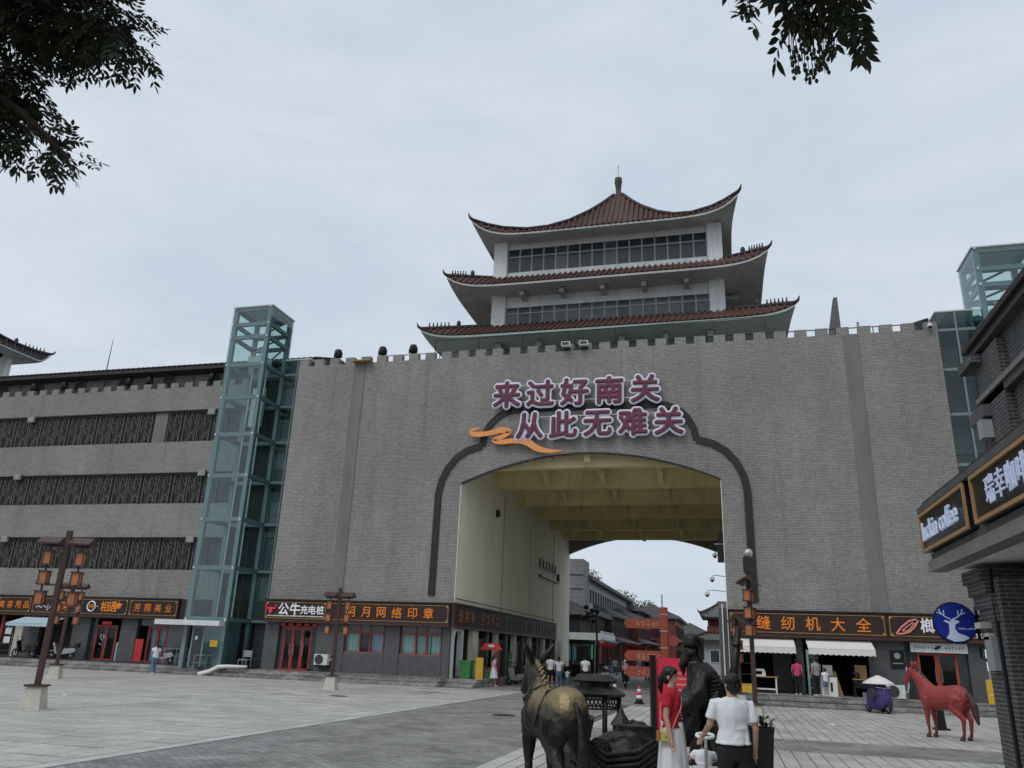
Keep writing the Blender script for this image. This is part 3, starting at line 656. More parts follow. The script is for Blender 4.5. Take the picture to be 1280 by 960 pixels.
# ================================================================== SIDE WINGS
def wing(label, x0, x1, detail):
    t = thing('wing_building', label, 'building')
    Y = 2.0; pm = None
    bands = [(5.98, 8.0), (10.26, 12.28), (14.45, 16.6)]
    zs = [3.0]+[z for b in bands for z in b]+[18.35]
    for i in range(0, len(zs), 2): one('wall', 'gate_brick', t, x0, x1, Y, Y+6, zs[i], zs[i+1])
    for (a, b) in bands: one('band_recess', 'lattice_dark', t, x0, x1, Y+.25, Y+5.9, a, b)
    one('coping', 'trim_dark', t, x0, x1, Y-.05, Y+.2, 8.0, 8.06); one('coping', 'trim_dark', t, x0, x1, Y-.05, Y+.2, 12.28, 12.34); one('coping', 'trim_dark', t, x0, x1, Y-.05, Y+.2, 16.6, 16.68)
    one('frieze_wall', 'gate_brick', t, x0, x1, Y+1.0, Y+1.3, 18.0, 19.9)
    # eaves roof
    MB().prism([(Y-.1, 19.62), (Y-.1, 19.85), (Y+3.2, 20.95), (Y+6.5, 20.95), (Y+6.5, 19.62)], 'x', x0-.2, x1+.2).build('eave_roof', 'roof_dark', t)
    mb = MB(); k = int((x1-x0)/.42)
    for i in range(k+1):
        x = x0+(x1-x0)*i/k; mb.tube([(x, Y-.16, 19.9), (x, Y+3.2, 21.02)], .08, 5)
    tag(mb.build('roof_tiles', 'roof_dark', t), kind='stuff')
    if detail:
        # lattice panels, one by one
        lw, pit = 1.0, 1.12
        for (a, b) in bands:
            h = b-a
            key = round(h, 2)
            bars = MB(); bars.box(-.5, .5, 0, .08, 0, .06).box(-.5, .5, 0, .08, h-.06, h).box(-.5, -.44, 0, .08, .06, h-.06).box(.44, .5, 0, .08, .06, h-.06).box(-.02, .02, .012, .068, .06, h-.06)
            rr = random.Random(3)
            for i in range(44):      # cracked-ice fretwork
                px, pz = rr.uniform(-.4, .4), rr.uniform(.1, h-.1); an = rr.choice([.5, -.5, 1.0, -1.0, 1.3, -1.3]); ln = rr.uniform(.2, .5)
                dx, dz = math.cos(an)*ln/2, math.sin(an)*ln/2
                p = [(max(-.44, min(.44, px-dx)), .04, max(.06, min(h-.06, pz-dz))), (max(-.44, min(.44, px+dx)), .04, max(.06, min(h-.06, pz+dz)))]
                bars.tube(p, .024, 4)
            me = bars.mesh('lattice_panel', 'lattice_bar'); me2 = None
            x = -25.2; i = 0
            while x > x0:
                if not (b > 15 and i in (4,)): obj('lattice_panel', me, t, (x, Y+.1, a))
                else: one('missing_panel', 'strip_plaster', t, x-.5, x+.5, Y+.1, Y+.2, a, b)
                x -= pit if i % 2 else pit+.1; i += 1
        mm = MB().box(-.3, .3, 0, .3, 0, .36).mesh('merlon', 'gate_brick'); x = x1-.6
        while x > x0: obj('merlon', mm, t, (x, Y+.002, 18.35)); x -= 1.12
        hexm = MB(); pts = [(.48*math.cos(math.pi/3*k), .48*math.sin(math.pi/3*k)) for k in range(6)]; hexm.prism(pts, 'y', -.06, .04)
        hx = hexm.mesh('hexagon_window', 'lattice_dark'); rim = MB()
        for k in range(6):
            a, b = Vector((pts[k][0], -.08, pts[k][1])), Vector((pts[(k+1) % 6][0], -.08, pts[(k+1) % 6][1])); rim.tube([a, b], .05, 5)
        for k in range(3): rim.tube([Vector((pts[k][0], -.08, pts[k][1])), Vector((pts[k+3][0], -.08, pts[k+3][1]))], .03, 4)
        rm = rim.mesh('frame', 'lattice_bar')
        for x in (-26.9, -30.56, -34.37, -38.2, -42, -45.3):
            o = obj('hexagon_window', hx, t, (x, Y+1.0, 19.2)); obj('frame', rm, o)
            for d in (-1.85,): one('frieze_pilaster', 'strip_plaster', t, x+d-.2, x+d+.2, Y+.9, Y+1.0, 18.4, 19.6)
    return t
lw_ = wing('long grey brick building with dark lattice bands beside the gate', -62, -18.55, True)
wing('plain grey brick wing behind the tall glass lift and cafe', 18.55, 48, False)
for x in (-26.5, -31.6, -33.3, -38.9, -41.6): spot_lamp(x, 2.25, 18.7, 'black barrel spot lamp on the parapet below dark eaves', 'spot lamps along the lattice building')
for x, z in ((-40.75, 16.45), (-25.8, 16.45), (-40.75, 12.25), (-25.8, 12.25), (-40.6, 7.92), (-25.85, 7.92)):
    t = thing('wall_box', 'small pale junction box at the edge of a lattice band', 'box', (x, 2.0, z), 0, 'wall boxes on the lattice bands')
    one('case', 'grey_box', t, -.27, .27, -.2, -.05, -.2, .2); one('lid', 'grey_box', t, -.22, .22, -.215, -.2, -.15, .15); one('bracket', 'black_metal', t, -.2, .2, -.05, .0, -.1, .1)
tag(MB().tube([(-39.1, 6, 20.9), (-39.05, 6, 24.2)], [.05, .02], 6).build('mast', 'grille', None), 'thin metal rod standing on the dark eaves roof', 'mast')
# ground floor of left wing
lw = lw_
one('wall', 'interior', lw, -62, -18.6, 5.2, 5.4, .4, 2.99); one('shop_ceiling', 'interior', lw, -62, -18.6, 2.3, 5.2, 2.9, 2.98)
for a, b in ((-37.5, -36.2), (-33.6, -32.3), (-29.95, -28.75), (-26.45, -25.3), (-24.0, -18.8), (-43, -40)): panel_pier(lw, a, b, .4, 3.0, 2.0)
one('shop_post', 'red_frame', lw, -39.4, -39.2, 2.05, 2.2, .4, 2.98)
door(lw, -39.2, -38.2, .4, 2.5, 2.15, 1, 'lamp_brown'); one('notice', 'paper_white', lw, -39.0, -38.5, 2.12, 2.14, 1.75, 2.15); one('notice', 'paper_white', lw, -39.0, -38.5, 2.12, 2.14, 1.2, 1.6)
one('stone_jamb', 'concrete_pale', lw, -38.15, -37.55, 2.05, 2.4, .4, 2.6)
one('shop_opening', 'interior', lw, -36.1, -33.7, 2.6, 2.7, .4, 2.98)
door(lw, -31.9, -30.3, .4, 2.52, 2.15, 2); one('door_plaque', 'pink_red', lw, -31.5, -30.8, 2.1, 2.15, 2.56, 2.75); one('side_glass', 'window_dark', lw, -32.28, -31.92, 2.2, 2.25, .4, 2.98); one('side_panel', 'curtain_blue', lw, -30.25, -29.98, 2.2, 2.25, .4, 1.5)
mb = MB(); r9 = random.Random(6)          # brushed white strokes on the glass, not legible
for k_ in range(9): x_, z_ = -31.5+r9.uniform(0, .3), 1.2+r9.uniform(0, .9); mb.tube([(x_, 2.13, z_), (x_+r9.uniform(.05, .15), 2.13, z_+r9.uniform(-.1, .1))], .018, 5)
tag(mb.build('brush_strokes', 'letter_white', lw), kind='stuff')
door(lw, -28.0, -26.6, .4, 2.55, 2.15, 2, 'red_frame'); wavy(-27.9, -26.7, .45, 2.5, 2.45).build('curtain', 'curtain_blue', lw); one('side_banner', 'red_paint', lw, -28.68, -28.1, 1.98, 2.02, .42, 1.75)
one('transom', 'window_grey', lw, -28.72, -26.5, 2.2, 2.25, 2.56, 2.98)
# ================================================================== SIGNBOARDS
def signboard(label, x0, x1, y, z0=3.08, z1=4.16, border='sign_gold', m_='sign_brown'):
    t = thing('signboard', label, 'sign', ((x0+x1)/2, y, z0)); w_ = (x1-x0)/2; h = z1-z0
    one('board', m_, t, -w_, w_, 0, .3, 0, h)
    b = MB(); e = .09
    b.box(-w_+e, w_-e, -.02, 0, e, e+.03).box(-w_+e, w_-e, -.02, 0, h-e-.03, h-e).box(-w_+e, -w_+e+.03, -.018, 0, e+.03, h-e-.03).box(w_-e-.03, w_-e, -.018, 0, e+.03, h-e-.03)
    for sx in (-1, 1):
        for sz in (0, 1): b.cbox((sx*(w_-e-.07), -.014, (e+.07) if sz == 0 else h-e-.07), (.1, .02, .1))
    b.build('border', border, t)
    one('top_cap', 'sign_brown', t, -w_-.02, w_+.02, -.08, .35, h, h+.07); one('bottom_trim', 'lamp_brown', t, -w_, w_, -.05, .3, -.12, -.002)
    return t, h
t, h = signboard('dark charging station signboard with white characters and red bull head', -18.45, -14.5, -.42)
letters(t, '公牛', (-.75, -.02, .6), .72, .7, 'letter_white', offset=.02); letters(t, '充电桩', (.55, -.02, .58), .5, .5, 'letter_white', offset=.012)
MB().ell((-1.55, -.04, .5), (.13, .05, .2)).ell((-1.55, -.06, .42), (.1, .05, .1)).build('bull_face', 'pink_red', t, True)
mb = MB()
for s in (-1, 1): mb.tube([(-1.55+s*.08, -.03, .62), (-1.55+s*.28, -.03, .62), (-1.55+s*.32, -.03, .76), (-1.55+s*.2, -.03, .86)], [.07, .06, .045, .015], 6)
mb.build('bull_horns', 'pink_red', t)
mb = MB(); x = -1.75
while x < 1.7: w_ = random.uniform(.03, .09); mb.box(x, x+w_, -.012, 0, .2, .26); x += w_+.035
mb.build('small_print', 'letter_white', t)
t, h = signboard('long brown signboard with six spaced orange characters and gold border', -14.48, -7.25, -.42)
letters(t, '明月网络印章', (-2.2, -.02, .55), .92, .62, 'letter_orange', offset=.01)
t, h = signboard('brown signboard with five orange sewing shop characters over pale awnings', 7.22, 14.4, -.42)
letters(t, '缝纫机大全', (-1.95, -.02, .55), 1.13, .68, 'letter_orange', offset=.01)
t, h = signboard('brown signboard with pink nut outline and white character', 14.42, 18.6, -.42)
mb = MB()
def loop(pts, r, mb, yy=-.05): mb.tube([(p[0], yy, p[1]) for p in pts+[pts[0]]], r, 6)
loop([(-1.75, .2), (-1.5, .5), (-1.15, .78), (-.85, .86), (-.75, .82), (-.95, .5), (-1.2, .28), (-1.5, .2)], .045, mb); loop([(-1.5, .33), (-1.3, .5), (-1.0, .72), (-.92, .7), (-1.15, .42), (-1.3, .33)], .03, mb)
mb.build('nut_outline', 'strap_pink', t)
letters(t, '榔', (-.35, -.02, .6), 1, .7, 'letter_white', offset=.012); letters(t, '品专卖', (.95, -.02, .25), .38, .3, 'letter_white', offset=.006)
for lab, a, b, tx, c0, pit, sz in (('brown signboard reading beauty supplies in four orange characters', -39.6, -36.83, '美容用品', -1.0, .66, .5), ('brown signboard with four thin orange characters beside the glass lift', -29.32, -25.7, '芳翔美业', -1.15, .76, .52)):
    t, h = signboard(lab, a, b, 1.6); letters(t, tx, (c0, -.02, .54), pit, sz, 'letter_orange', offset=.006)
t, h = signboard('brown signboard with white handwriting squiggle and one orange character', -36.81, -33.02, 1.6)
MB().tube([(-1.5, -.03, .4), (-1.25, -.03, .48), (-1.1, -.03, .36), (-.9, -.03, .52), (-.7, -.03, .38), (-.55, -.03, .6), (-.6, -.03, .2), (-.3, -.03, .55), (.3, -.03, .58)], .025, 6).build('script_line', 'letter_white', t)
MB().ell((-1.5, -.03, .82), (.1, .03, .18)).build('leaf_mark', 'curtain_cyan', t, True); letters(t, '啊', (.7, -.02, .5), 1, .62, 'letter_orange', offset=.008)
t, h = signboard('black signboard with round ring logo and two bold orange characters', -32.98, -29.34, 1.6, m_='sign_black')
MB().tube([(-.95+.3*math.cos(a*math.pi/12), -.04, .55+.3*math.sin(a*math.pi/12)) for a in range(25)], .045, 6).build('ring', 'letter_white', t)
letters(t, 'W', (-.95, -.02, .55), 1, .4, 'letter_orange', offset=.01); letters(t, '·', (-.5, -.02, .55), 1, .5, 'letter_white', offset=.01); letters(t, '相遇', (.05, -.02, .55), .62, .68, 'letter_orange', offset=.016)
mb = MB().ell((1.12, -.03, .6), (.2, .04, .2)).tube([(1.3, -.03, .62), (1.4, -.03, .7)], .05, 6).tube([(1.1, -.03, .8), (1.12, -.03, .95)], .025, 5); mb.build('teapot', 'letter_orange', t, True)
one('fascia', 'sign_brown', lw_, -62, -39.62, 1.6, 2.0, 2.98, 4.2); one('fascia', 'sign_brown', lw_, -25.68, -18.6, 1.72, 2.0, 2.98, 4.2)
# passage signboards (facing +x)
def side_sign(label, y0, y1, m_):
    t = thing('signboard', label, 'sign', (-7.0, y0, 3.05)); l = y1-y0
    one('board', 'sign_brown', t, -.2, 0, 0, l, 0, 1.1); one('top_cap', 'sign_brown', t, -.22, .06, 0, l, 1.1, 1.2); one('bottom_trim', 'lamp_brown', t, -.2, .04, .0, l, -.12, -.002)
    # weathered characters, too worn to read: strokes only
    rr = random.Random(int(y0*10)); y = .7
    while y < l-1.0:
        mb = MB()
        for k in range(6):
            a = y+rr.uniform(0, .7); z = .2+rr.uniform(0, .65)
            if rr.random() < .55: mb.box(.0, .03+k*.001, y, y+.7*rr.uniform(.5, 1), z, z+.07)
            else: mb.box(.0, .031+k*.001, a, a+.08, .2+rr.uniform(0, .2), .85)
        mb.build('worn_strokes', m_, t); y += 1.05
side_sign('worn orange lettered signboard at the passage mouth beside a white doorway', -.35, 3.9, 'letter_dim'); side_sign('dim orange lettered signboard second along the passage wall', 3.95, 9.4, 'letter_dim')
side_sign('grey lettered signboard in the middle of the passage wall', 9.45, 19.4, 'letter_grey'); side_sign('nearly black signboard deepest inside the passage', 19.45, 26.9, 'letter_grey')
t = thing('wall_lettering', 'dark raised characters on a ledge high on the passage wall', 'sign', (-7.17, 20.4, 7.7))
mb = MB(); rr = random.Random(5)
one('ledge', 'lamp_brown', t, 0, .25, 0, 7.2, -.1, .02); one('ledge', 'lamp_brown', t, 0, .1, 0, 7.2, .55, .62); one('end_piece', 'lamp_brown', t, 0, .22, 7.2, 7.4, -.1, .7)
for i in range(6): one('character', 'lamp_brown', t, .05, .15, .2+i*1.15, .35+i*1.15, .62, 1.35); MB().box(.06, .14, .02+i*1.15, .75+i*1.15, .85, .95).box(.06, .139, .3+i*1.15, .7+i*1.15, 1.1, 1.2).build('character', 'lamp_brown', t)
# ------------------------------------------------------------------ the big letters over the arch
t = thing('arch_lettering', 'large maroon characters with pale outlines in two rows above arch', 'sign', (0, -.1, 0))
def big(ch, x, z, s):
    o = obj('letter', text_mesh(ch, s, 'letter_maroon', .04, .06), t, (x, -.34, z), FACE['-y'])
    h = obj('letter_outline', text_mesh(ch, s, 'letter_halo', .05, .18), o, (0, 0, -.085))
for i, ch in enumerate('来过好南关'): big(ch, -4.55+i*1.98, 15.93, 1.66)
for i, ch in enumerate('从此无难关'): big(ch, -3.15+i*1.94, 14.02, 1.62)
mb = MB()
for z, a, b in ((16.5, -4.5, 4.2), (15.5, -4.5, 4.2), (14.55, -3.2, 5.2), (13.55, -3.2, 5.0)): mb.box(a, b, -.12, -.08, z-.02, z+.02)
mb.build('mounting_frame', 'lift_white', t)
def sweep(path, ws, y0, y1):
    mb = MB(); rs = []
    # smooth the path
    P_ = []
    for i in range(len(path)-1):
        p0, p1, p2, p3 = [Vector(path[max(0, min(len(path)-1, i+d))]) for d in (-1, 0, 1, 2)]
        for k in range(6):
            u = k/6; P_.append((.5*((2*p1)+(-p0+p2)*u+(2*p0-5*p1+4*p2-p3)*u*u+(-p0+3*p1-3*p2+p3)*u**3), ws[i]*(1-u)+ws[i+1]*u))
    P_.append((Vector(path[-1]), ws[-1]))
    for i, (p, w_) in enumerate(P_):
        tt = (P_[min(i+1, len(P_)-1)][0]-P_[max(i-1, 0)][0]).normalized(); nn = Vector((-tt.y, tt.x))*w_/2
        rs.append([(p.x+nn.x, y0, p.y+nn.y), (p.x-nn.x, y0, p.y-nn.y), (p.x-nn.x, y1, p.y-nn.y), (p.x+nn.x, y1, p.y+nn.y)])
    return mb.rings(rs)
s = sweep([(-6.1, 14.0), (-6.6, 13.85), (-6.4, 13.62), (-5.6, 13.66), (-4.8, 13.82), (-4.35, 13.72), (-4.7, 13.45), (-5.25, 13.25), (-4.9, 13.12), (-4.0, 13.18), (-3.3, 13.08), (-2.7, 12.7), (-2.0, 12.52), (-1.2, 12.5)], [.04, .24, .3, .28, .34, .3, .25, .22, .26, .3, .42, .36, .22, .02], -.36, -.24).build('swoosh', 'swoosh_orange', None)
tag(s, 'flat orange cloud swirl below the maroon letters', 'ornament')
# ================================================================== GLASS LIFTS
def lift(label, mx):
    t = thing('glass_lift', label, 'lift tower', (mx*21.8, .35, 0)); W2, D2 = 1.4, 1.35; ZT = 22.55
    def B(name, m_, x0, x1, y0, y1, z0, z1):
        if mx > 0: x0, x1 = -x1, -x0
        return one(name, m_, t, x0, x1, y0, y1, z0, z1)
    # frame (x is mirrored so that the gate side stays the gate side)
    for sx in (-1, 1):
        for sy in (-1, 1): B('post', 'lift_steel', sx*1.25-.13, sx*1.25+.13, sy*1.2-.13, sy*1.2+.13, .3, ZT)
    lv = [3.0, 5.9, 8.75, 11.4, 14.0, 16.4, 18.6, 20.5, 21.4, ZT-.1]
    for z in lv:
        for sy in (-1, 1): B('beam', 'lift_steel', -1.12, 1.12, sy*1.2-.1, sy*1.2+.1, z-.12, z+.12)
        for sx in (-1, 1): B('beam', 'lift_steel', sx*1.25-.1, sx*1.25+.1, -1.07, 1.07, z-.12, z+.12)
    for i, z in enumerate(lv[:-1]):        # bracing and guide rails
        z1 = lv[i+1]
        if z1 > 20: MB().tube([(-1.1, 1.1, z), (1.1, 1.1, z1)], .07, 4).build('brace', 'lift_steel', t)
    mb = MB()
    for x in (-.55, .1, .5): mb.box(x, x+.07, .3, .38, .4, 19.6)
    mb.build('guide_rail', 'lift_white', t)
    B('hoist_machine', 'lift_white', -.5, .7, -.4, .5, 19.0, 19.5); MB().tube([(-.3, -.3, 19.6), (-.3, .2, 20.1), (.4, .2, 20.1), (.5, -.4, 19.7), (.2, -.4, 19.4)], .05, 6).build('hoist_cable', 'lift_white', t)
    B('lift_car', 'lift_steel', -.9, .9, -.7, .9, .4, 2.9); B('counterweight', 'lift_white', -.45, .45, .55, .75, 15.0, 17.6)
    B('roof_cap', 'lift_white', -1.47, 1.47, -1.42, 1.42, ZT+.02, ZT+.1)
    # glass sheets, one per bay and side
    zz = [.4]+lv[:-1]+[ZT]
    for i in range(len(zz)-1):
        a, b = zz[i]+.015, zz[i+1]-.015
        if i > 0: B('glass_pane', 'lift_glass', -1.42, 1.42, -1.405, -1.39, a, b)
        else: B('glass_pane', 'lift_glass', .0, 1.42, -1.405, -1.39, a, b)
        B('glass_pane', 'lift_glass_side', 1.405, 1.42, -1.385, 1.385, a, b); B('glass_pane', 'lift_glass_side', -1.42, -1.405, -1.385, 1.385, a, b)
        if i > 6: B('glass_pane', 'lift_glass', -1.4, 1.4, 1.39, 1.405, a, b)
        for sx in (-1, 1): B('clamp', 'lift_white', sx*1.3-.05, sx*1.3+.05, -1.43, -1.405, b-.06, b+.06)
    B('back_wall', 'interior', -1.4, 1.4, 1.42, 1.5, .4, 18.4)
    # glazed bridge between the shaft and the gate
    by = -1.15 if mx > 0 else 0.0
    for i, z in enumerate(lv[:7]):
        z0 = lv[i]; z1 = lv[i+1] if i < 6 else 19.6
        B('bridge_glass', 'lift_glass_side', 1.45, 3.2, by+1.1, by+1.12, z0+.1, z1-.05); B('bridge_beam', 'lift_steel', 1.45, 3.25, by+1.06, by+1.16, z0-.08, z0+.08); B('bridge_floor', 'lift_steel', 1.45, 3.25, by+1.17, 1.6, z0-.08, z0+.06)
    B('bridge_roof', 'lift_white', 1.43, 3.28, by+1.0, 1.9, 19.6, 19.68); B('bridge_back', 'cladding', 1.45, 3.2, 1.7, 1.8, 3.0, 19.6); B('bridge_post', 'lift_steel', 2.3, 2.4, by+1.02, by+1.09, 3.1, 19.6)
    # entrance
    B('canopy', 'lift_white', -2.9, 1.35, -2.0, -1.42, 2.62, 2.9)
    B('door_leaf', 'lift_steel', -.72, -.62, -1.41, -1.36, .4, 2.5); B('door_leaf', 'lift_steel', .02, .12, -1.41, -1.36, .4, 2.5); B('door_head', 'lift_steel', -.72, .12, -1.42, -1.36, 2.5, 2.61); B('door_glass', 'window_dark', -.62, .02, -1.4, -1.38, .4, 2.5)
    B('notice', 'yellow_paint', .55, 1.05, -1.425, -1.41, 1.5, 1.86); B('paper', 'paper_white', -.45, -.3, -1.43, -1.405, 1.85, 2.05)
    return t
lift('tall green glass lift shaft with white canopy beside the lattice building', -1)
lift('glass lift shaft rising behind the brick cafe', 1)
# ================================================================== CAFE BUILDING (right foreground)
cafe = thing('cafe_building', 'dark brick cafe building with deep canopy and lit signs', 'building', (11.6, -26, 0))
def cb(name, m_, *b): return one(name, m_, cafe, b[0]-11.6, b[1]-11.6, b[2]+26, b[3]+26, b[4], b[5])
cb('wall', 'dark_brick', 12.3, 22, -60, -25.9, 0, 7.7)
cb('pier', 'dark_brick', 11.6, 12.3, -27.1, -25.92, 0, 3.35); cb('pier', 'dark_brick', 11.75, 12.3, -29.2, -28.0, 0, 3.35)
cb('pier_recess', 'black_metal', 12.28, 12.31, -28.0, -27.1, .0, 2.6); cb('window_wall', 'window_dark', 12.1, 12.28, -46, -29.2, 0, 3.1)
for k in range(4):   # stepped brick corbels under the canopy
    cb('corbel', 'dark_brick', 11.57-.05*k, 12.3, -26.9+.04*k, -25.9+.08*k, 2.76+.22*k-.11, 2.76+.22*k+.108)
cb('corbel_stone', 'concrete_pale', 11.5, 11.6, -26.5, -26.2, 2.35, 2.46); cb('corbel_stone', 'concrete_pale', 11.42, 11.6, -26.4, -26.05, 2.54, 2.64)
cb('canopy_soffit', 'white_stucco', 11.1, 13.2, -46, -25.3, 3.62, 3.68)
cb('canopy_band', 'strip_plaster', 11.0, 11.3, -46, -25.15, 3.6, 3.8); cb('canopy_band', 'cladding', 11.06, 11.3, -46, -25.22, 3.8, 3.94)
cb('canopy_fascia', 'dark_brick', 11.1, 13.0, -46, -25.25, 3.94, 4.72); cb('canopy_cap', 'cladding', 10.93, 13.0, -46, -25.1, 4.72, 4.84); cb('canopy_roof', 'roof_dark', 11.02, 13.0, -46, -25.2, 4.84, 4.94)
cb('canopy_end', 'strip_plaster', 11.3, 13.2, -25.25, -25.15, 3.68, 3.94)
cb('upper_pilaster', 'dark_brick', 12.15, 12.3, -27.2, -25.85, 4.94, 7.6)
cb('cornice', 'cladding', 12.15, 12.32, -46, -25.8, 6.6, 6.75); cb('cornice', 'strip_plaster', 12.1, 12.32, -46, -25.75, 6.75, 6.85)
cb('corbel_block', 'cladding', 12.0, 12.32, -26.4, -25.55, 6.35, 6.58); cb('corbel_block', 'dark_brick', 11.95, 12.32, -26.3, -25.45, 7.45, 7.62)
cb('eave', 'cladding', 12.1, 12.6, -46, -25.75, 7.7, 7.82); cb('eave', 'roof_dark', 12.0, 12.6, -46, -25.65, 7.82, 7.94)
for y in (-33, -36.5, -40): cb('upper_window', 'window_dark', 12.2, 12.31, y-1.1, y+1.1, 5.9, 7.0)
cb('electric_box', 'grey_box', 11.5, 11.6, -26.6, -26.2, 1.85, 2.4); MB().tube([(-.02, -.8, 0), (-.02, -.8, 3.5)], .04, 6).build('conduit', 'black_metal', cafe)
MB().tube([(-.06, -.2, 2.2), (-.1, .1, 2.25), (-.1, .1, 2.05), (-.04, -.1, 2.0)], .03, 6).build('cable', 'black_metal', cafe)
cb('wall_lamp', 'grey_box', 11.95, 12.14, -26.35, -26.1, 5.95, 6.3)
cb('red_notice', 'pink_red', 11.7, 11.74, -28.6, -28.2, .3, 1.25)
def cafe_sign(label, y0, y1):
    t = thing('cafe_sign', label, 'sign', (11.08, y1, 3.96)); l = y1-y0
    one('board', 'sign_black', t, -.12, .0, -l, 0, 0, .74)
    b = MB().box(-.16, -.121, -l, 0, 0, .06).box(-.16, -.121, -l, 0, .68, .74).box(-.16, -.121, -l, -l+.06, .06, .68).box(-.16, -.121, -.06, 0, .06, .68); b.build('border', 'wood', t); return t
t = cafe_sign('black sign with copper frame reading luckin coffee in white', -28.35, -25.15)
obj('letter', text_mesh('luckin coffee', .5, 'lit_white', .02, .006), t, (-.16, -1.5, .37), FACE['-x'])
t = cafe_sign('black sign with copper frame and four glowing white characters', -33.6, -28.75)
letters(t, '瑞幸咖啡', (-.16, -.95, .37), .46, .44, 'lit_white', face='-x', extrude=.012, offset=.003)
# round hanging sign
t = thing('round_sign', 'round blue hanging sign with pale deer head on the cafe pier', 'sign', (11.25, -25.45, 2.66))
mb = MB(); n = 40
mb.rings([[(.35*math.cos(2*math.pi*k/n), y_, .35*math.sin(2*math.pi*k/n)) for k in range(n)] for y_ in (-.05, .05)]).build('disc', 'blue_sign', t)
MB().tube([(.356*math.cos(2*math.pi*k/n), 0, .356*math.sin(2*math.pi*k/n)) for k in range(n+1)], .02, 6).build('rim', 'black_metal', t)
MB().prism([(-.1, .02), (-.16, .045), (-.2, .03), (-.14, -.005), (-.11, -.03), (-.12, -.18), (-.18, -.28), (-.05, -.335), (.1, -.32), (.2, -.27), (.18, -.24), (.02, -.18), (-.02, -.1), (.0, -.02), (.06, .0), (.065, .03), (.01, .05), (-.04, .07)], 'y', -.062, -.05).build('deer_head', 'blue_pale', t)
mb = MB()
for s in (-1, 1):
    mb.tube([(-.055+s*.02, -.058, .06), (-.055+s*.1, -.058, .1), (-.055+s*.17, -.058, .16), (-.055+s*.2, -.058, .24)], .011, 6); mb.tube([(-.055+s*.12, -.058, .11), (-.055+s*.12, -.058, .22)], .009, 6); mb.tube([(-.055+s*.17, -.058, .15), (-.055+s*.24, -.058, .18)], .009, 6)
mb.build('antlers', 'blue_pale', t)
obj('letter', text_mesh('luckin coffee', .055, 'blue_pale', .004, .001), t, (.18, -.058, -.1), FACE['-y'])
MB().box(.3, .42, -.02, .02, .1, .14).box(.3, .42, -.02, .02, -.18, -.14).box(.36, .4, -.03, .03, -.3, .3).build('bracket', 'black_metal', t)
# ================================================================== STREET LAMPS
def lamp(label, x, y, h, rz, extra=False):
    t = thing('street_lamp', label, 'street lamp', (x, y, 0), rz)
    MB().rings([[(s*.26, q*.26, 0) for s, q in ((-1, -1), (1, -1), (1, 1), (-1, 1))], [(s*.19, q*.19, .55) for s, q in ((-1, -1), (1, -1), (1, 1), (-1, 1))]]).build('plinth', 'concrete_pale', t)
    MB().box(-.24, .24, -.24, .24, .551, .6).box(-.065, .065, -.065, .065, .6, h).build('pole', 'lamp_brown', t)
    z = h-.42
    MB().box(-.62, .62, -.035, .035, z-.04, z+.04).box(-.5, .5, -.02, .02, z-1.06, z-1.02).build('crossbar', 'lamp_brown', t)
    for s in (-1, 1):
        a, b = sorted((s*.1, s*.68))
        MB().add([(a, -.3, z+.06), (b, -.3, z+.06), (b, .3, z+.06), (a, .3, z+.06), (a, 0, z+.24), (b, 0, z+.24), (a, -.3, z+.02), (b, -.3, z+.02), (b, .3, z+.02), (a, .3, z+.02), (a, 0, z+.2), (b, 0, z+.2)],
                 [(0, 1, 5, 4), (3, 4, 5, 2), (6, 10, 11, 7), (9, 8, 11, 10), (0, 6, 7, 1), (3, 2, 8, 9), (0, 4, 10, 6), (4, 3, 9, 10), (1, 7, 11, 5), (5, 11, 8, 2)]).build('gable_roof', 'lamp_brown', t)
        for k in range(3):
            zc = z-.34-.53*k; lx = s*.42
            o = MB().box(lx-.14, lx+.14, -.14, .14, zc-.19, zc-.16).box(lx-.14, lx+.14, -.14, .14, zc+.16, zc+.19).box(lx-.02, lx+.02, -.02, .02, zc-.16, zc+.36).build('lantern', 'lamp_brown', t)
            one('lantern_shade', 'lantern_glow', o, lx-.1, lx+.1, -.1, .1, zc-.16, zc+.16)
            f = MB()
            for p in (-1, 1):
                for q in (-1, 1): f.box(lx+p*.105-.012, lx+p*.105+.012, q*.105-.012, q*.105+.012, zc-.16, zc+.16)
            f.build('lantern_frame', 'lamp_brown', o)
    if extra:
        MB().box(-.12, .12, -.12, .12, h, h+.5).build('control_box', 'black_plastic', t); MB().ell((0, -.05, h+.62), (.16, .16, .16)).build('camera_ball', 'silver', t, True)
    return t
lamp('brown lantern lamp post standing before the wide blue awning', -10.4, -24.0, 4.6, R(22))
lamp('brown lantern lamp post near the steps of the lattice building', -21.8, -11.3, 4.3, R(22))
lamp('brown lantern lamp post in front of the charging signboard', -9.71, -8.6, 4.3, R(10))
lamp('brown lantern lamp post topped by a silver camera ball', 7.9, -14.6, 4.6, R(80), True)
lamp('brown lantern lamp post before the sewing shop steps', 7.55, -6.2, 3.75, R(80))
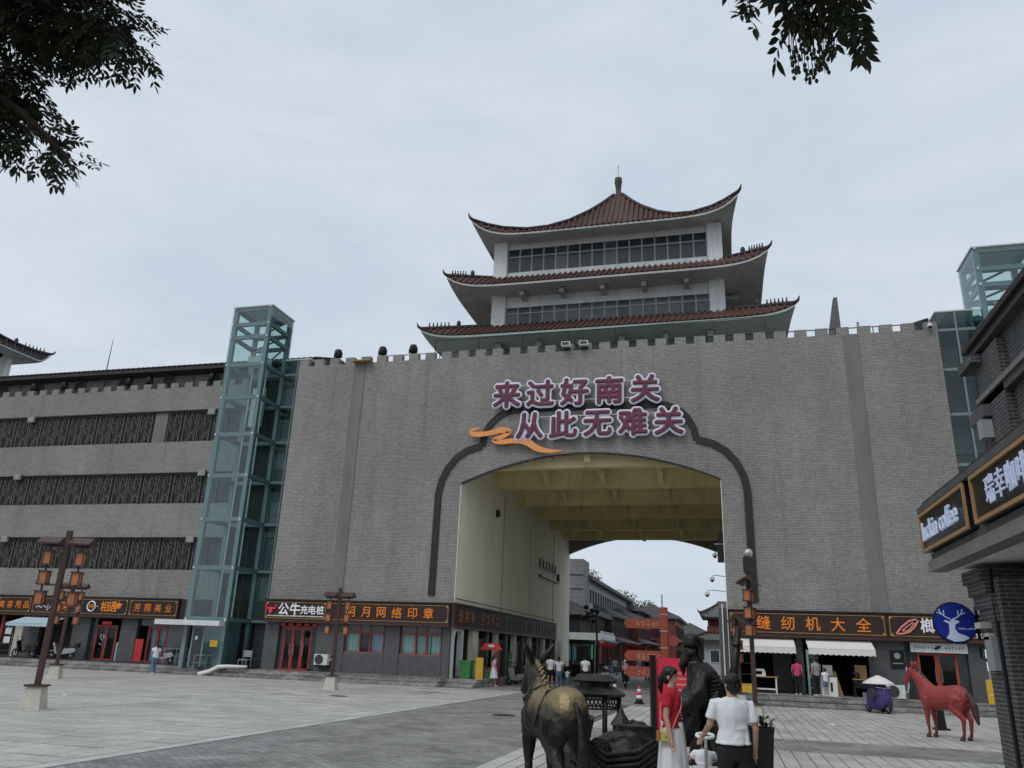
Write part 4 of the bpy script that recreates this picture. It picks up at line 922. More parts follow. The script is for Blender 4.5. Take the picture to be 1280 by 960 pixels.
# ================================================================== SHOP FRONT THINGS
def awning(label, x0, x1, y0, y1, z0, z1, m_, drop=.28, group=None):
    t = thing('awning', label, 'awning', ((x0+x1)/2, y1, z0), 0, group); w_ = (x1-x0)/2; n = 24
    MB().grid(lambda i, j: (-w_+2*w_*i, (y0-y1)*j, (z1-z0)*(1-j)), 12, 3).grid(lambda i, j: (-w_+2*w_*i, (y0-y1)*j, (z1-z0)*(1-j)-.02), 12, 3).build('canvas', m_, t)
    MB().grid(lambda i, j: (-w_+2*w_*i, y0-y1-.01, -.01-j*(drop-.04*abs(math.sin(i*n*.5*math.pi)))), 96, 2).build('valance', m_, t)
    mb = MB()
    for s in (-1, 1): mb.tube([(s*(w_-.1), 0, (z1-z0)*.2), (s*(w_-.1), y0-y1, -.02)], .02, 6)
    mb.build('arm', 'steel_rail', t)
awning('pale canvas awning over the sewing machine stall', 7.45, 10.2, -1.3, -.1, 2.5, 2.95, 'awning_white'); awning('pale canvas awning over the open repair shop', 10.75, 13.65, -1.3, -.1, 2.5, 2.95, 'awning_white')
awning('light blue canvas awning on the lattice building', -37.2, -34.0, .3, 2.0, 2.45, 2.95, 'awning_blue', .2)
def ac_unit(label, x, y, z, rz=0.0):
    t = thing('ac_unit', label, 'air conditioner', (x, y, z), rz)
    MB().box(-.4, .4, -.15, .15, .06, .62).build('case', 'ac_white', t); MB().rings([[(-.1+r*math.cos(2*math.pi*k/20), -.16-.01*j, .34+r*math.sin(2*math.pi*k/20)) for k in range(20)] for j, r in ((0, .24), (1, .24))]).build('fan_grille', 'grille', t)
    MB().tube([(-.1+.24*math.cos(2*math.pi*k/20), -.175, .34+.24*math.sin(2*math.pi*k/20)) for k in range(21)], .012, 5).tube([(-.1+.13*math.cos(2*math.pi*k/20), -.175, .34+.13*math.sin(2*math.pi*k/20)) for k in range(21)], .01, 5).build('fan_ring', 'black_plastic', t)
    MB().box(-.35, -.25, -.14, .14, 0, .06).box(.25, .35, -.14, .14, 0, .06).build('foot', 'black_metal', t)
    MB().tube([(.4, 0, .3), (.55, .05, .35), (.62, .1, .6), (.6, .14, 1.4)], .02, 6).build('hose', 'paper_white', t)
ac_unit('white outdoor air conditioner beside the red glass door', -14.55, -.35, .72); one('ac_bracket', 'black_metal', gate, -14.9, -14.2, -.5, -.02, .66, .72)
ac_unit('white outdoor air conditioner behind the purple tricycle', 14.3, -1.2, .43)
t = thing('wall_plaque', 'black plaque with round emblem by the nut shop door', 'plaque', (14.75, -.04, 1.75)); one('plate', 'sign_black', t, -.3, .3, -.03, .0, 0, .8)
MB().lathe([(.14, 0), (.14, .012)], 20).build('emblem', 'grey_box', t).matrix_local = Matrix.Translation((0, -.03, .56)) @ Matrix.Rotation(R(90), 4, 'X')
one('text_bars', 'grey_box', t, -.22, .22, -.036, -.03, .2, .24)
t = thing('door_banner', 'white banner with a dark nut drawing over the orange door', 'sign', (16.55, -.1, 2.5)); one('cloth', 'paper_white', t, -1.2, 1.2, -.02, .02, 0, .42)
MB().ell((-.05, -.03, .22), (.16, .02, .07), 12, 8, Matrix.Rotation(R(-25), 3, 'Y')).build('nut_drawing', 'black_plastic', t, True)
mb = MB()
for s in (-1, 1):
    for k in range(6): x = s*.3+s*k*.14; mb.cbox((x, -.024, .22), (.02, .01, .14)).cbox((x+.03, -.0245, .2+.02*(k % 3)), (.07, .01, .02))
mb.build('ink_strokes', 'black_plastic', t)
def standee(label, x, y, z, rz, w_, h, m_, tilt=0.0):
    t = thing('standing_board', label, 'board', (x, y, z), rz); one('panel', m_, t, -w_/2, w_/2, -.03, .03, 0, h); one('foot', 'black_metal', t, -w_/2, w_/2, .03, .3, 0, .05)
    one('print', 'paper_white', t, -w_*.3, w_*.3, -.034, -.03, h*.35, h*.37); return t
standee('bright yellow narrow board leaning by the nut shop', 18.2, -1.2, .43, R(-8), .36, 1.0, 'yellow_paint')
standee('tall yellow pillar board beside the green bin', -5.75, .55, .38, R(30), .4, 1.1, 'yellow_paint')
t = thing('green_bin', 'bright green waste bin in the passage mouth', 'bin', (-6.6, 1.0, .38)); MB().rings([[(s*.26, q*.26, 0) for s, q in ((-1, -1), (1, -1), (1, 1), (-1, 1))], [(s*.32, q*.32, .85) for s, q in ((-1, -1), (1, -1), (1, 1), (-1, 1))]]).build('body', 'green_paint', t); one('lid', 'green_paint', t, -.34, .34, -.34, .34, .85, .93)
t = thing('snack_kiosk', 'small red roofed kiosk stand in the passage', 'kiosk', (-6.0, 3.6, 0), R(15))
MB().rings([[(s*.6, q*.45, 1.95) for s, q in ((-1, -1), (1, -1), (1, 1), (-1, 1))], [(s*.4, q*.25, 2.25) for s, q in ((-1, -1), (1, -1), (1, 1), (-1, 1))]]).box(-.62, .62, -.47, .47, 1.88, 1.95).build('roof', 'red_paint', t)
MB().ell((0, -.4, 2.1), (.2, .03, .08)).build('mark', 'paper_white', t)
for sx in (-1, 1):
    for sy in (-1, 1): one('post', 'lamp_brown', t, sx*.5-.03, sx*.5+.03, sy*.35-.03, sy*.35+.03, 0, 1.88)
one('counter', 'red_frame', t, -.45, .45, -.3, .3, .0, .95); one('poster', 'green_paint', t, -.3, 0, -.32, -.3, .3, .8)
for lab, y, m_ in (('tall red banner stand beside the red kiosk', 5.8, 'red_paint'), ('green banner stand deeper in the passage', 9.0, 'green_paint')):
    t = thing('banner_stand', lab, 'banner', (-6.3, y, 0)); one('panel', m_, t, -.02, .02, -.4, .4, .35, 1.8); one('print', 'paper_white', t, .02, .025, -.25, .25, 1.3, 1.4); one('foot', 'black_metal', t, -.2, .2, -.3, .3, 0, .04); one('pole', 'black_metal', t, -.06, -.03, -.02, .02, .04, 1.8)
def bench(label, x, y, z, rz):
    t = thing('chair', label, 'chair', (x, y, z), rz); one('seat', 'grey_box', t, -.28, .28, -.25, .25, .42, .47); one('backrest', 'grey_box', t, -.28, .28, .22, .26, .6, .95)
    for sx in (-1, 1):
        for sy in (-1, 1): one('leg', 'steel_rail', t, sx*.26-.015, sx*.26+.015, sy*.23-.015, sy*.23+.015, 0, .42 if sy < 0 else .6)
bench('grey metal chair between the glass lift and gate', -19.4, -.25, .42, 0)
def handrail(label, x, y, z, rz, l):
    t = thing('handrail', label, 'railing', (x, y, z), rz); MB().tube([(0, 0, .9), (l, 0, .9)], .025, 6).tube([(0, 0, .5), (l, 0, .5)], .018, 6).build('rail', 'steel_rail', t)
    for k in range(3): MB().tube([(l*k/2, 0, 0), (l*k/2, 0, .9)], .022, 6).build('post', 'steel_rail', t)
handrail('steel handrail on the steps under the blue awning', -37.0, -.9, .26, R(80), 1.5); handrail('steel handrail left of the lift door', -24.6, -.45, .4, 0, 1.6); handrail('steel handrail descending in front of the lift', -21.9, -1.35, .12, R(40), 1.3)
t = thing('fabric_hose', 'white tarpaulin hose draped over the steps by the lift', 'hose', (-19.6, -1.2, .4)); MB().tube([(-1.5, -.75, -.36), (-1.1, -.3, -.2), (-.8, 0, .05), (-.3, .1, .1), (.9, .15, .12)], [.12, .13, .12, .1, .08], 8).build('hose_body', 'awning_white', t, True)
# sewing stall things
t = thing('sewing_table', 'wooden table with a white sewing machine under the awning', 'table', (8.75, -.7, .43)); one('table_top', 'wood', t, -.6, .6, -.25, .25, .7, .75)
for sx in (-1, 1): one('leg', 'white_paint', t, sx*.5-.03, sx*.5+.03, -.2, .2, 0, .7)
one('stretcher', 'white_paint', t, -.5, .5, -.02, .02, .15, .22)
t = thing('sewing_machine', 'white sewing machine on the wooden table', 'machine', (8.55, -.7, 1.18)); one('bed', 'white_paint', t, -.25, .25, -.08, .08, 0, .07); one('arm', 'white_paint', t, -.25, .2, -.06, .06, .22, .32); one('column', 'white_paint', t, .1, .25, -.06, .06, .07, .22); one('needle_bar', 'steel_rail', t, -.22, -.19, -.015, .015, .07, .22)
t = thing('white_cabinet', 'white metal cabinet with dark slot outside the repair shop', 'cabinet', (11.55, -.9, .43)); one('case', 'white_paint', t, -.35, .35, -.25, .25, 0, .85); one('slot', 'black_plastic', t, .05, .15, -.256, -.25, .2, .6); one('top', 'grille', t, -.37, .37, -.27, .27, .85, .9); one('papers', 'grey_box', t, -.2, .2, -.15, .15, .9, 1.35)
t = thing('wooden_board', 'bare wooden plank leaning beside the white cabinet', 'board', (12.05, -.8, .43)); MB().box(-.12, .12, -.02, .02, 0, 1.1, Matrix.Rotation(R(-14), 4, 'Y')).build('plank', 'wood', t)
t = thing('machine_bench', 'dark workbench with cardboard pieces in the repair shop', 'bench', (13.1, -.5, .43)); one('bench_top', 'wood', t, -.45, .45, -.3, .3, .75, .8)
for sx in (-1, 1):
    for sy in (-1, 1): one('leg', 'black_metal', t, sx*.4-.03, sx*.4+.03, sy*.25-.03, sy*.25+.03, 0, .75)
one('drawer', 'black_metal', t, -.35, .35, -.25, .25, .4, .72)
t = thing('cardboard_sheet', 'brown cardboard sheet standing on the workbench', 'cardboard', (13.05, -.45, 1.235)); MB().box(-.25, .25, -.02, .02, 0, .6, Matrix.Rotation(R(-6), 4, 'X')).build('sheet', 'wood', t)
t = thing('black_sewing_machine', 'dark sewing machine standing on the workbench', 'machine', (12.8, -.65, 1.235)); one('bed', 'black_metal', t, -.15, .15, -.07, .07, 0, .06); one('arm', 'black_metal', t, -.15, .12, -.05, .05, .2, .28); one('column', 'black_metal', t, .04, .15, -.05, .05, .06, .2)
t = thing('glass_case', 'tall glass fronted cabinet beside the stall pillar', 'cabinet', (10.75, -.35, .43)); one('frame', 'curtain_cyan', t, -.03, .03, -.25, .25, 0, 2.0); one('frame', 'lift_steel', t, -.03, .5, .22, .26, 0, 2.0)
for k in range(4): one('shelf', 'grey_box', t, .031, .5, -.2, .21, .3+.45*k, .33+.45*k)
t = thing('yellow_stand', 'yellow framed display rack at the stall corner', 'rack', (7.9, -1.0, .43)); mb = MB()
for sx in (-1, 1): mb.box(sx*.4-.025, sx*.4+.025, -.02, .02, 0, 1.9)
for z in (0, .35, 1.87): mb.box(-.375, .375, -.018, .018, z, z+.04)
mb.build('frame', 'yellow_paint', t); one('panel', 'yellow_paint', t, -.37, .37, -.01, .01, .04, .34); one('wire_shelf', 'grille', t, -.36, .36, 0, .2, .8, .82); one('wire_shelf', 'grille', t, -.36, .36, 0, .2, 1.3, 1.32)
# ================================================================== TRAFFIC CONES, SIGN POST, POSTERS
for i, (x, y) in enumerate(((1.95, -3.0), (3.5, -7.1))):
    t = thing('traffic_cone', 'red and white traffic cone on the dark paving under the gate', 'traffic cone', (x, y, 0), 0, 'traffic cones'); one('base', 'rubber', t, -.2, .2, -.2, .2, 0, .05); MB().lathe([(.16, .05), (.13, .2)], 14).build('lower_band', 'rubber', t, True)
    MB().lathe([(.13, .2), (.105, .34)], 14).build('white_band', 'paper_white', t, True); MB().lathe([(.105, .34), (.085, .46)], 14).build('red_band', 'pink_red', t, True); MB().lathe([(.085, .46), (.06, .58)], 14).build('white_band', 'paper_white', t, True); MB().lathe([(.06, .58), (.045, .68), (.02, .7)], 14).build('tip', 'pink_red', t, True)
t = thing('direction_post', 'rust red wooden direction post with four pointing arms', 'signpost', (5.55, -20.1, 0), R(-4))
one('post', 'post_red', t, -.09, .09, -.09, .09, 0, 3.12); mb = MB()
for z in (2.92, 2.5, 2.08, 1.66): mb.box(-.1, .1, -.1, .1, z, z+.025)
mb.build('band', 'post_text', t)
for z, s, w_ in ((2.7, -1, .98), (2.28, 1, .3), (1.88, -1, .98), (1.48, -1, .98)):
    a = s*.091; pts = [(a, z-.13), (s*w_, z-.13), (s*(w_+.1), z), (s*w_, z+.13), (a, z+.13)]
    o = MB().prism(pts, 'y', -.03, .03).build('arm', 'post_red', t)
    if s < 0:
        mb = MB(); rr = random.Random(int(z*100))
        for k in range(4):
            x = -.75+k*.14
            for q in range(4): mb.box(x+rr.uniform(0, .06), x+.06+rr.uniform(0, .05), -.034, -.03, z-.07+.035*q, z-.055+.035*q)
        mb.build('worn_strokes', 'post_text', o); MB().tube([(-.22, -.033, z-.03), (-.15, -.033, z+.05), (-.08, -.033, z), (-.04, -.033, z+.05), (0-.04, -.033, z-.04), (-.22, -.033, z-.05)], .008, 5).build('emblem', 'post_text', o)
t = thing('poster_column', 'pink red poster column with grey side beside the statue', 'poster stand', (6.0, -22.6, 0), R(14)); one('panel', 'pink_red', t, -.5, .28, -.03, .03, .1, 1.85); one('panel', 'grey_box', t, .281, .5, -.05, .05, .1, 1.88); one('frame', 'black_metal', t, -.62, -.501, -.1, .1, 0, 1.9); one('foot', 'black_metal', t, -.5, .5, -.2, .2, 0, .09)
mb = MB()
for k in range(5): mb.box(-.1, .2, -.036, -.03, 1.5-.12*k, 1.54-.12*k)
mb.build('print', 'strap_pink', t)
# bench-like stone bollard at horse, planter
t = thing('dark_post', 'short dark tapered post standing behind the red horse', 'post', (13.55, -12.6, 0)); MB().rings([[(s*.22, q*.22, 0) for s, q in ((-1, -1), (1, -1), (1, 1), (-1, 1))], [(s*.22, q*.22, .05) for s, q in ((-1, -1), (1, -1), (1, 1), (-1, 1))], [(s*.14, q*.14, .06) for s, q in ((-1, -1), (1, -1), (1, 1), (-1, 1))], [(s*.09, q*.09, .9) for s, q in ((-1, -1), (1, -1), (1, 1), (-1, 1))]]).build('shaft', 'black_metal', t); one('cap', 'black_metal', t, -.1, .1, -.1, .1, .9, .94)
t = thing('planter', 'black tapered planter with dry leaves behind the man', 'planter', (7.56, -29.2, 0)); MB().rings([[(r*.82*math.cos(2*math.pi*k/4+.78), r*.82*math.sin(2*math.pi*k/4+.78), z) for k in range(4)] for r, z in ((.22, 0), (.33, .88), (.36, .95), (.3, .95), (.28, .85))]).build('tub', 'black_plastic', t)
mb = MB(); rr = random.Random(2)
for k in range(60):
    a, r = rr.uniform(0, 6.3), rr.uniform(0, .22); p = Vector((r*math.cos(a), r*math.sin(a), .86+rr.uniform(0, .2))); d = Vector((rr.uniform(-1, 1), rr.uniform(-1, 1), rr.uniform(.2, 1))).normalized()*.12; q = d.cross(Vector((0, 0, 1))).normalized()*.03
    mb.add([p, p+d*.5+q, p+d, p+d*.5-q], [(0, 1, 2, 3)])
mb.build('leaves', 'leaf', t)
# ================================================================== MOPEDS AND TRICYCLE
def wheel(t, x, z, r, y=0.0, w_=.05):
    o = MB().tube([(x+(r-w_)*math.cos(2*math.pi*k/18), y, z+(r-w_)*math.sin(2*math.pi*k/18)) for k in range(19)], w_, 6).build('wheel', 'rubber', t, True)
    mb = MB().tube([(x, y-.06, z), (x, y+.06, z)], .05, 8)
    for k in range(5): a = 2*math.pi*k/5; mb.tube([(x, y, z), (x+(r-w_)*math.cos(a), y, z+(r-w_)*math.sin(a))], .015, 4)
    mb.build('rim', 'silver', o)
def moped(name='moped', body='silver'):
    t = thing(name, 'x', 'moped')
    wheel(t, -.55, .24, .24); wheel(t, .6, .24, .24)
    MB().prism([(-.75, .42), (-.2, .3), (.25, .28), (.3, .34), (-.05, .4), (-.1, .62), (-.7, .68), (-.85, .58)], 'y', -.14, .14).build('body', body, t)
    MB().prism([(.3, .28), (.42, .45), (.55, .95), (.48, .98), (.36, .6), (.26, .34)], 'y', -.18, .18).build('leg_shield', body, t)
    MB().prism([(-.72, .68), (-.1, .63), (-.05, .7), (-.4, .74), (-.72, .78)], 'y', -.13, .13).build('seat', 'black_plastic', t)
    MB().tube([(.6, 0, .24), (.5, 0, .95)], .03, 6).tube([(.44, -.32, 1.03), (.5, 0, .97), (.44, .32, 1.03)], .022, 6).build('handlebar', 'black_metal', t)
    MB().ell((.56, 0, .88), (.08, .1, .08)).build('headlight', 'paper_white', t, True); MB().box(-.95, -.72, -.17, .17, .7, .95).build('top_box', 'black_plastic', t)
    for s in (-1, 1): MB().tube([(.46, s*.22, 1.03), (.44, s*.28, 1.18)], .008, 4).ell((.44, s*.29, 1.22), (.02, .05, .04), 8, 6).build('mirror', 'black_metal', t)
    MB().box(.4, .75, -.06, .06, .47, .5).build('mudguard', body, t); return t
M0 = moped(); M1 = moped(body='black_plastic'); used = {}
def place_moped(src, x, y, z, rz, label, group=None):
    o = src if src.name not in used else copy_tree(src); used[src.name] = 1; o.location = (x, y, z); o.rotation_euler = (0, 0, rz); o['label'] = label
    if group: o['group'] = group
place_moped(M0, -33.2, 1.1, .4, R(200), 'silver moped parked under the round logo signboard')
place_moped(M1, -36.0, 1.0, .4, R(190), 'black moped parked under the blue awning')
place_moped(M0, -25.6, .9, .4, R(170), 'silver moped parked by the handrail left of the lift')
place_moped(M0, -4.7, 4.6, 0, R(150), 'silver moped beside the girl in the white skirt')
place_moped(M1, -4.9, 6.6, 0, R(140), 'black moped next to the silver one in the passage')
place_moped(M0, -5.4, 10.5, 0, R(120), 'silver moped parked along the passage wall', 'mopeds along the passage wall'); place_moped(M0, -5.5, 12.3, 0, R(120), 'silver moped parked along the passage wall', 'mopeds along the passage wall')
for i in range(5): place_moped(M1 if i % 2 else M0, -5.4+.2*(i % 2), 14.6+i*2.1, 0, R(115+12*(i % 3)), ('black' if i % 2 else 'silver')+' moped parked along the passage wall', ('black mopeds' if i % 2 else 'mopeds')+' along the passage wall')
for i in range(16):
    place_moped(M1 if i % 2 else M0, -6.2+(i % 8)*1.0, 36+i*1.7+(i % 3)*1.2, 0, R(60+25*(i % 4)), ('black' if i % 2 else 'silver')+' moped in the crowd of parked mopeds beyond the arch', ('black' if i % 2 else 'silver')+' mopeds beyond the arch')
t = thing('tricycle', 'small electric tricycle under a purple cover with pale umbrella top', 'tricycle', (13.1, -4.6, 0), R(-70))
wheel(t, .55, .2, .2); wheel(t, -.4, .22, .22, -.3); wheel(t, -.4, .22, .22, .3)
mb = MB(); rr = random.Random(4); rs = []
for z, a, b in ((.18, .55, .42), (.4, .62, .45), (.7, .6, .42), (.95, .5, .36), (1.1, .3, .25)):
    rs.append([(-.05+a*(1+.08*math.sin(k*2.7+z*5))*math.cos(2*math.pi*k/28), b*(1+.1*math.sin(k*1.9+z*4))*math.sin(2*math.pi*k/28), z+(.06*math.sin(k*1.7) if z < .3 else 0)) for k in range(28)])
mb.rings(rs).build('cover', 'purple_cover', t, True)
MB().lathe([(.62, 1.12), (.6, 1.17), (.32, 1.34), (.05, 1.46)], 18).build('umbrella_top', 'awning_white', t, True)
MB().tube([(.5, 0, .2), (.42, 0, .95)], .03, 6).tube([(.38, -.33, 1.0), (.42, 0, .97), (.38, .33, 1.0)], .022, 6).build('handlebar', 'silver', t); MB().box(-.55, -.3, -.38, .38, .3, .38).build('axle', 'silver', t)
MB().box(-.8, -.5, -.3, .3, .42, .75).build('basket', 'silver', t); MB().lathe([(.2, 0), (.2, .04)], 16).build('spare_disc', 'grille', t).matrix_local = Matrix.Translation((.35, -.5, .75)) @ Matrix.Rotation(R(90), 4, 'X')

# ================================================================== SMALL THINGS ON THE PLAZA AND IN THE PASSAGE
for lab, x, y in (('round iron manhole cover on the dark road', .4, -17.0), ('round iron manhole cover in the slabs before the charging shop', -7.4, -12.5)):
    t = thing('manhole_cover', lab, 'manhole cover', (x, y, .004)); MB().lathe([(.36, -.02), (.36, .004), (.32, .006), (.31, .002)], 24).build('ring', 'grille', t); MB().lathe([(.305, -.02), (.305, .003)], 24).build('lid', 'black_metal', t)
rr = random.Random(9)
for lab, x, y in (('crumpled scrap of white paper on the slabs by the left lamp post', -13.6, -19.5), ('flattened paper cup on the paving near the red horse', 10.2, -13.5)):
    t = thing('litter', lab, 'litter', (x, y, .004), rr.uniform(0, 6)); MB().grid(lambda i, j: (.16*(i-.5), .12*(j-.5), .02+.03*math.sin(i*9+j*5)*math.cos(j*7)), 5, 5).build('scrap', 'paper_white', t)
t = thing('wall_lantern', 'small dark lamp high on the passage wall', 'lamp', (-7.17, 7.6, 10.4)); one('back_plate', 'black_metal', t, 0, .04, -.15, .15, -.25, .25); one('shade', 'black_plastic', t, .04, .22, -.12, .12, -.2, .2)
for y in (9.5, 26.0): MB().tube([(-7.15, y, 4.3), (-7.15, y, 11.8)], .03, 6).build('conduit', 'grey_box', gate)
MB().tube([(-7.15, .3, 4.5), (-7.15, 27.0, 4.5)], .025, 6).build('conduit', 'black_metal', gate)
# ================================================================== ANIMAL STATUES
def quadruped(t, body_m, S, vox, neck, head, ears, tail_pts, mane=None):
    mb = MB()
    def V(*p): return Vector(p)*S
    sp = [(-.7, 1.1, .09, .12), (-.62, 1.07, .19, .22), (-.42, 1.05, .25, .29), (-.1, 1.0, .26, .3), (.2, .99, .255, .305), (.45, 1.02, .22, .29), (.6, 1.04, .15, .2), (.66, 1.04, .07, .1)]
    mb.tube([V(0, y, z) for y, z, a, b in sp], [(b*S, a*S) for y, z, a, b in sp], 16)
    mb.ell(V(0, -.45, 1.18), (.21*S, .22*S, .15*S)); mb.ell(V(0, .35, 1.2), (.12*S, .2*S, .12*S))
    for s in (-1, 1):
        mb.tube([V(s*.13, .38, 1.0), V(s*.15, .4, .78), V(s*.14, .43, .45), V(s*.14, .41, .16), V(s*.14, .43, .09), V(s*.14, .46, 0)], [r*S for r in (.15, .1, .052, .034, .045, .06)], 10)
        mb.ell(V(s*.14, .43, .44), (.05*S, .055*S, .06*S)); mb.ell(V(s*.13, .38, .9), (.11*S, .17*S, .2*S))
        mb.tube([V(s*.13, -.45, 1.02), V(s*.16, -.38, .76), V(s*.15, -.6, .5), V(s*.15, -.57, .17), V(s*.15, -.54, .09), V(s*.15, -.5, 0)], [r*S for r in (.2, .14, .062, .036, .046, .06)], 10)
        mb.ell(V(s*.14, -.46, .9), (.13*S, .2*S, .24*S)); mb.ell(V(s*.15, -.61, .5), (.045*S, .06*S, .08*S))
    mb.tube([V(*p[:3]) for p in neck], [(p[3]*S, p[4]*S) for p in neck], 12, up=(0, -1, .5))
    mb.tube([V(*p[:3]) for p in head], [(p[3]*S, p[4]*S) for p in head], 12, up=(0, .5, 1))
    for e in ears: mb.tube([V(*p) for p in e], [r*S for r in (.035, .05, .04, .012)], 8)
    o = organic(mb, 'body', body_m, t, vox, 3, folds=(.009, (7, 7, 7)))
    tl = MB().tube([V(*p[:3]) for p in tail_pts], [p[3]*S for p in tail_pts], 8)
    organic(tl, 'tail', body_m if not mane else mane, t, vox*.8, 2)
    for s in (-1, 1):
        for y in (.45, -.51): MB().lathe([(.068*S, 0), (.062*S, .05*S), (.05*S, .085*S)], 10, V(s*(.14 if y > 0 else .15), y, 0)).build('hoof', 'black_metal' if body_m != 'horse_red' else 'lamp_brown', t, True)
    return o
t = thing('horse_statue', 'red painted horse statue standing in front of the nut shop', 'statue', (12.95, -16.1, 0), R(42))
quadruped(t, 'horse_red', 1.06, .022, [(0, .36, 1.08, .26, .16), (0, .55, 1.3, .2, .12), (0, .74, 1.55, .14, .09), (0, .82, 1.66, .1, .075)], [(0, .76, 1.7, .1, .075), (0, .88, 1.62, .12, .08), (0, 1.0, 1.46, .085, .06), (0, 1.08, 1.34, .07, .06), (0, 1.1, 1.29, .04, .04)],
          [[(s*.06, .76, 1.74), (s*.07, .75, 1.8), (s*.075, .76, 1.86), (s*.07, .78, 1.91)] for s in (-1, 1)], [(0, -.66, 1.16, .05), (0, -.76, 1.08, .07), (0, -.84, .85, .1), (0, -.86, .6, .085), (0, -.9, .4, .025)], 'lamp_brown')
mb = MB(); rr = random.Random(8)
for k in range(16):
    u = k/15; p = Vector((rr.uniform(-.02, .02), .36+.42*u, 1.34+.46*u))*1.06; mb.tube([p, p+Vector((.05*rr.choice((-1, 1)), -.06, -.05)), p+Vector((.09*rr.choice((-1, 1)), -.06, -.16))], [.03, .028, .01], 6)
organic(mb, 'mane', 'lamp_brown', t, .018, 2)
for s in (-1, 1): MB().ell(Vector((s*.075, .9, 1.64))*1.06, (.018, .025, .022)).build('eye', 'black_plastic', t, True)
DS = 1.1
t = thing('donkey_statue', 'bronze donkey statue with long ears and back rubbed gold', 'statue', (4.92, -31.35, 0), R(33))
quadruped(t, 'bronze_rubbed', DS, .022, [(0, .36, 1.06, .25, .16), (0, .52, 1.24, .19, .12), (0, .64, 1.42, .15, .1), (0, .7, 1.52, .11, .085)], [(0, .64, 1.55, .1, .08), (0, .76, 1.5, .13, .09), (0, .9, 1.36, .1, .075), (0, 1.0, 1.24, .085, .075), (0, 1.03, 1.19, .05, .05)],
          [[(s*.06, .62, 1.58), (s*.11, .57, 1.66), (s*.17, .53, 1.75), (s*.21, .51, 1.82)] for s in (-1, 1)], [(0, -.66, 1.17, .035), (.0, -.74, 1.12, .035), (.02, -.8, .95, .04), (.04, -.82, .7, .06), (.04, -.84, .5, .02)], 'bronze')
mb = MB()
for k in range(15):
    u = k/14; p = Vector((.015*(-1)**k, .24+.4*u, 1.3+.28*u+.05*math.sin(u*3.1)))*DS; mb.ell(p, (.026, .026, .026), 8, 6)
mb.build('braided_mane', 'gold_rubbed', t, True)
def flank(s, a):     # curve on the right/left side of the barrel
    y = .02+.3*math.cos(a); z = 1.2+.42*math.sin(a); return Vector((s*(.275 if z < 1.15 else .22), y, z))
for s in (-1, 1):
    pts = [Vector((s*.03, .3, 1.31)), Vector((s*.16, .31, 1.26)), Vector((s*.25, .3, 1.1)), Vector((s*.275, .22, .9)), Vector((s*.28, .05, .82)), Vector((s*.275, -.12, .9)), Vector((s*.25, -.2, 1.1)), Vector((s*.16, -.2, 1.27)), Vector((s*.03, -.19, 1.31))]
    MB().tube([p*DS for p in pts], .014, 6).build('saddle_edge', 'bronze', t, True)
MB().tube([Vector(p)*DS for p in ((-.19, .42, .98), (-.2, .46, 1.15), (-.1, .5, 1.3), (0, .51, 1.36), (.1, .5, 1.3), (.2, .46, 1.15), (.19, .42, .98))], .018, 6).build('breast_strap', 'bronze', t, True)
mb = MB()
for s in (-1, 1): mb.ell(Vector((s*.2, .46, 1.15))*DS, (.035, .035, .045), 8, 6).ell(Vector((s*.2, .44, 1.03))*DS, (.035, .035, .05), 8, 6)
mb.build('strap_bells', 'bronze', t, True)
# ------------------------------------------------------------------ scholar statue
t = thing('scholar_statue', 'dark bronze statue of a robed scholar leaning forward', 'statue', (6.93, -29.9, 0), R(97))
mb = MB(); rs = []
for z, rx, ry, yo in ((0, .42, .4, -.02), (.1, .44, .42, -.02), (.5, .4, .38, -.04), (.9, .36, .33, -.05), (1.15, .33, .28, -.02), (1.35, .33, .27, .04), (1.55, .32, .24, .1), (1.7, .27, .19, .15), (1.8, .15, .13, .19)):
    fo = .09*max(0, 1-z/1.5)
    rs.append([(rx*(1+fo*math.sin(9*2*math.pi*k/48+z*2)+.4*fo*math.sin(5*2*math.pi*k/48))*math.cos(2*math.pi*k/48), yo+ry*(1+fo*math.sin(9*2*math.pi*k/48+z*2))*math.sin(2*math.pi*k/48), z) for k in range(48)])
mb.rings(rs); mb.tube([(0, .18, 1.72), (0, .25, 1.88)], [.09, .075], 10)
mb.ell((0, .29, 1.97), (.09, .11, .125)); mb.ell((0, .33, 1.91), (.065, .075, .075)); mb.ell((0, .395, 1.96), (.02, .03, .035), 8, 6)
mb.tube([(0, .36, 1.87), (0, .41, 1.76), (0, .4, 1.62)], [(.05, .06), (.04, .05), .01], 8)
for s in (-1, 1):
    mb.tube([(s*.24, .12, 1.66), (s*.36, .2, 1.42), (s*.36, .36, 1.2), (s*.2, .55, 1.16)], [(.12, .12), (.15, .13), (.2, .12), (.14, .08)], 12)
    mb.tube([(s*.34, .3, 1.2), (s*.34, .36, .95), (s*.3, .4, .72)], [(.13, .1), (.16, .07), (.05, .03)], 10)
    mb.tube([(s*.2, .53, 1.16), (s*.14, .64, 1.18), (s*.1, .7, 1.16)], [.055, .05, .03], 8)
organic(mb, 'figure', 'bronze', t, .016, 1, folds=(.03, (6, 6, 2.2)))
MB().lathe([(.12, 0), (.135, .05), (.12, .12), (.1, .17), (.03, .19)], 16, (0, .27, 2.02)).build('cap', 'bronze', t, True); MB().box(-.035, .035, .1, .16, 1.85, 2.15).build('cap_ribbon', 'bronze', t)
MB().tube([(-.12, -.2, 1.25), (-.14, -.3, 1.75), (-.16, -.38, 2.3)], [.05, .06, .045], 10).tube([(-.13, -.25, 1.5), (-.135, -.27, 1.58)], .075, 10).tube([(-.15, -.34, 2.05), (-.152, -.35, 2.1)], .07, 10).build('back_scroll', 'bronze', t, True)
mb = MB()
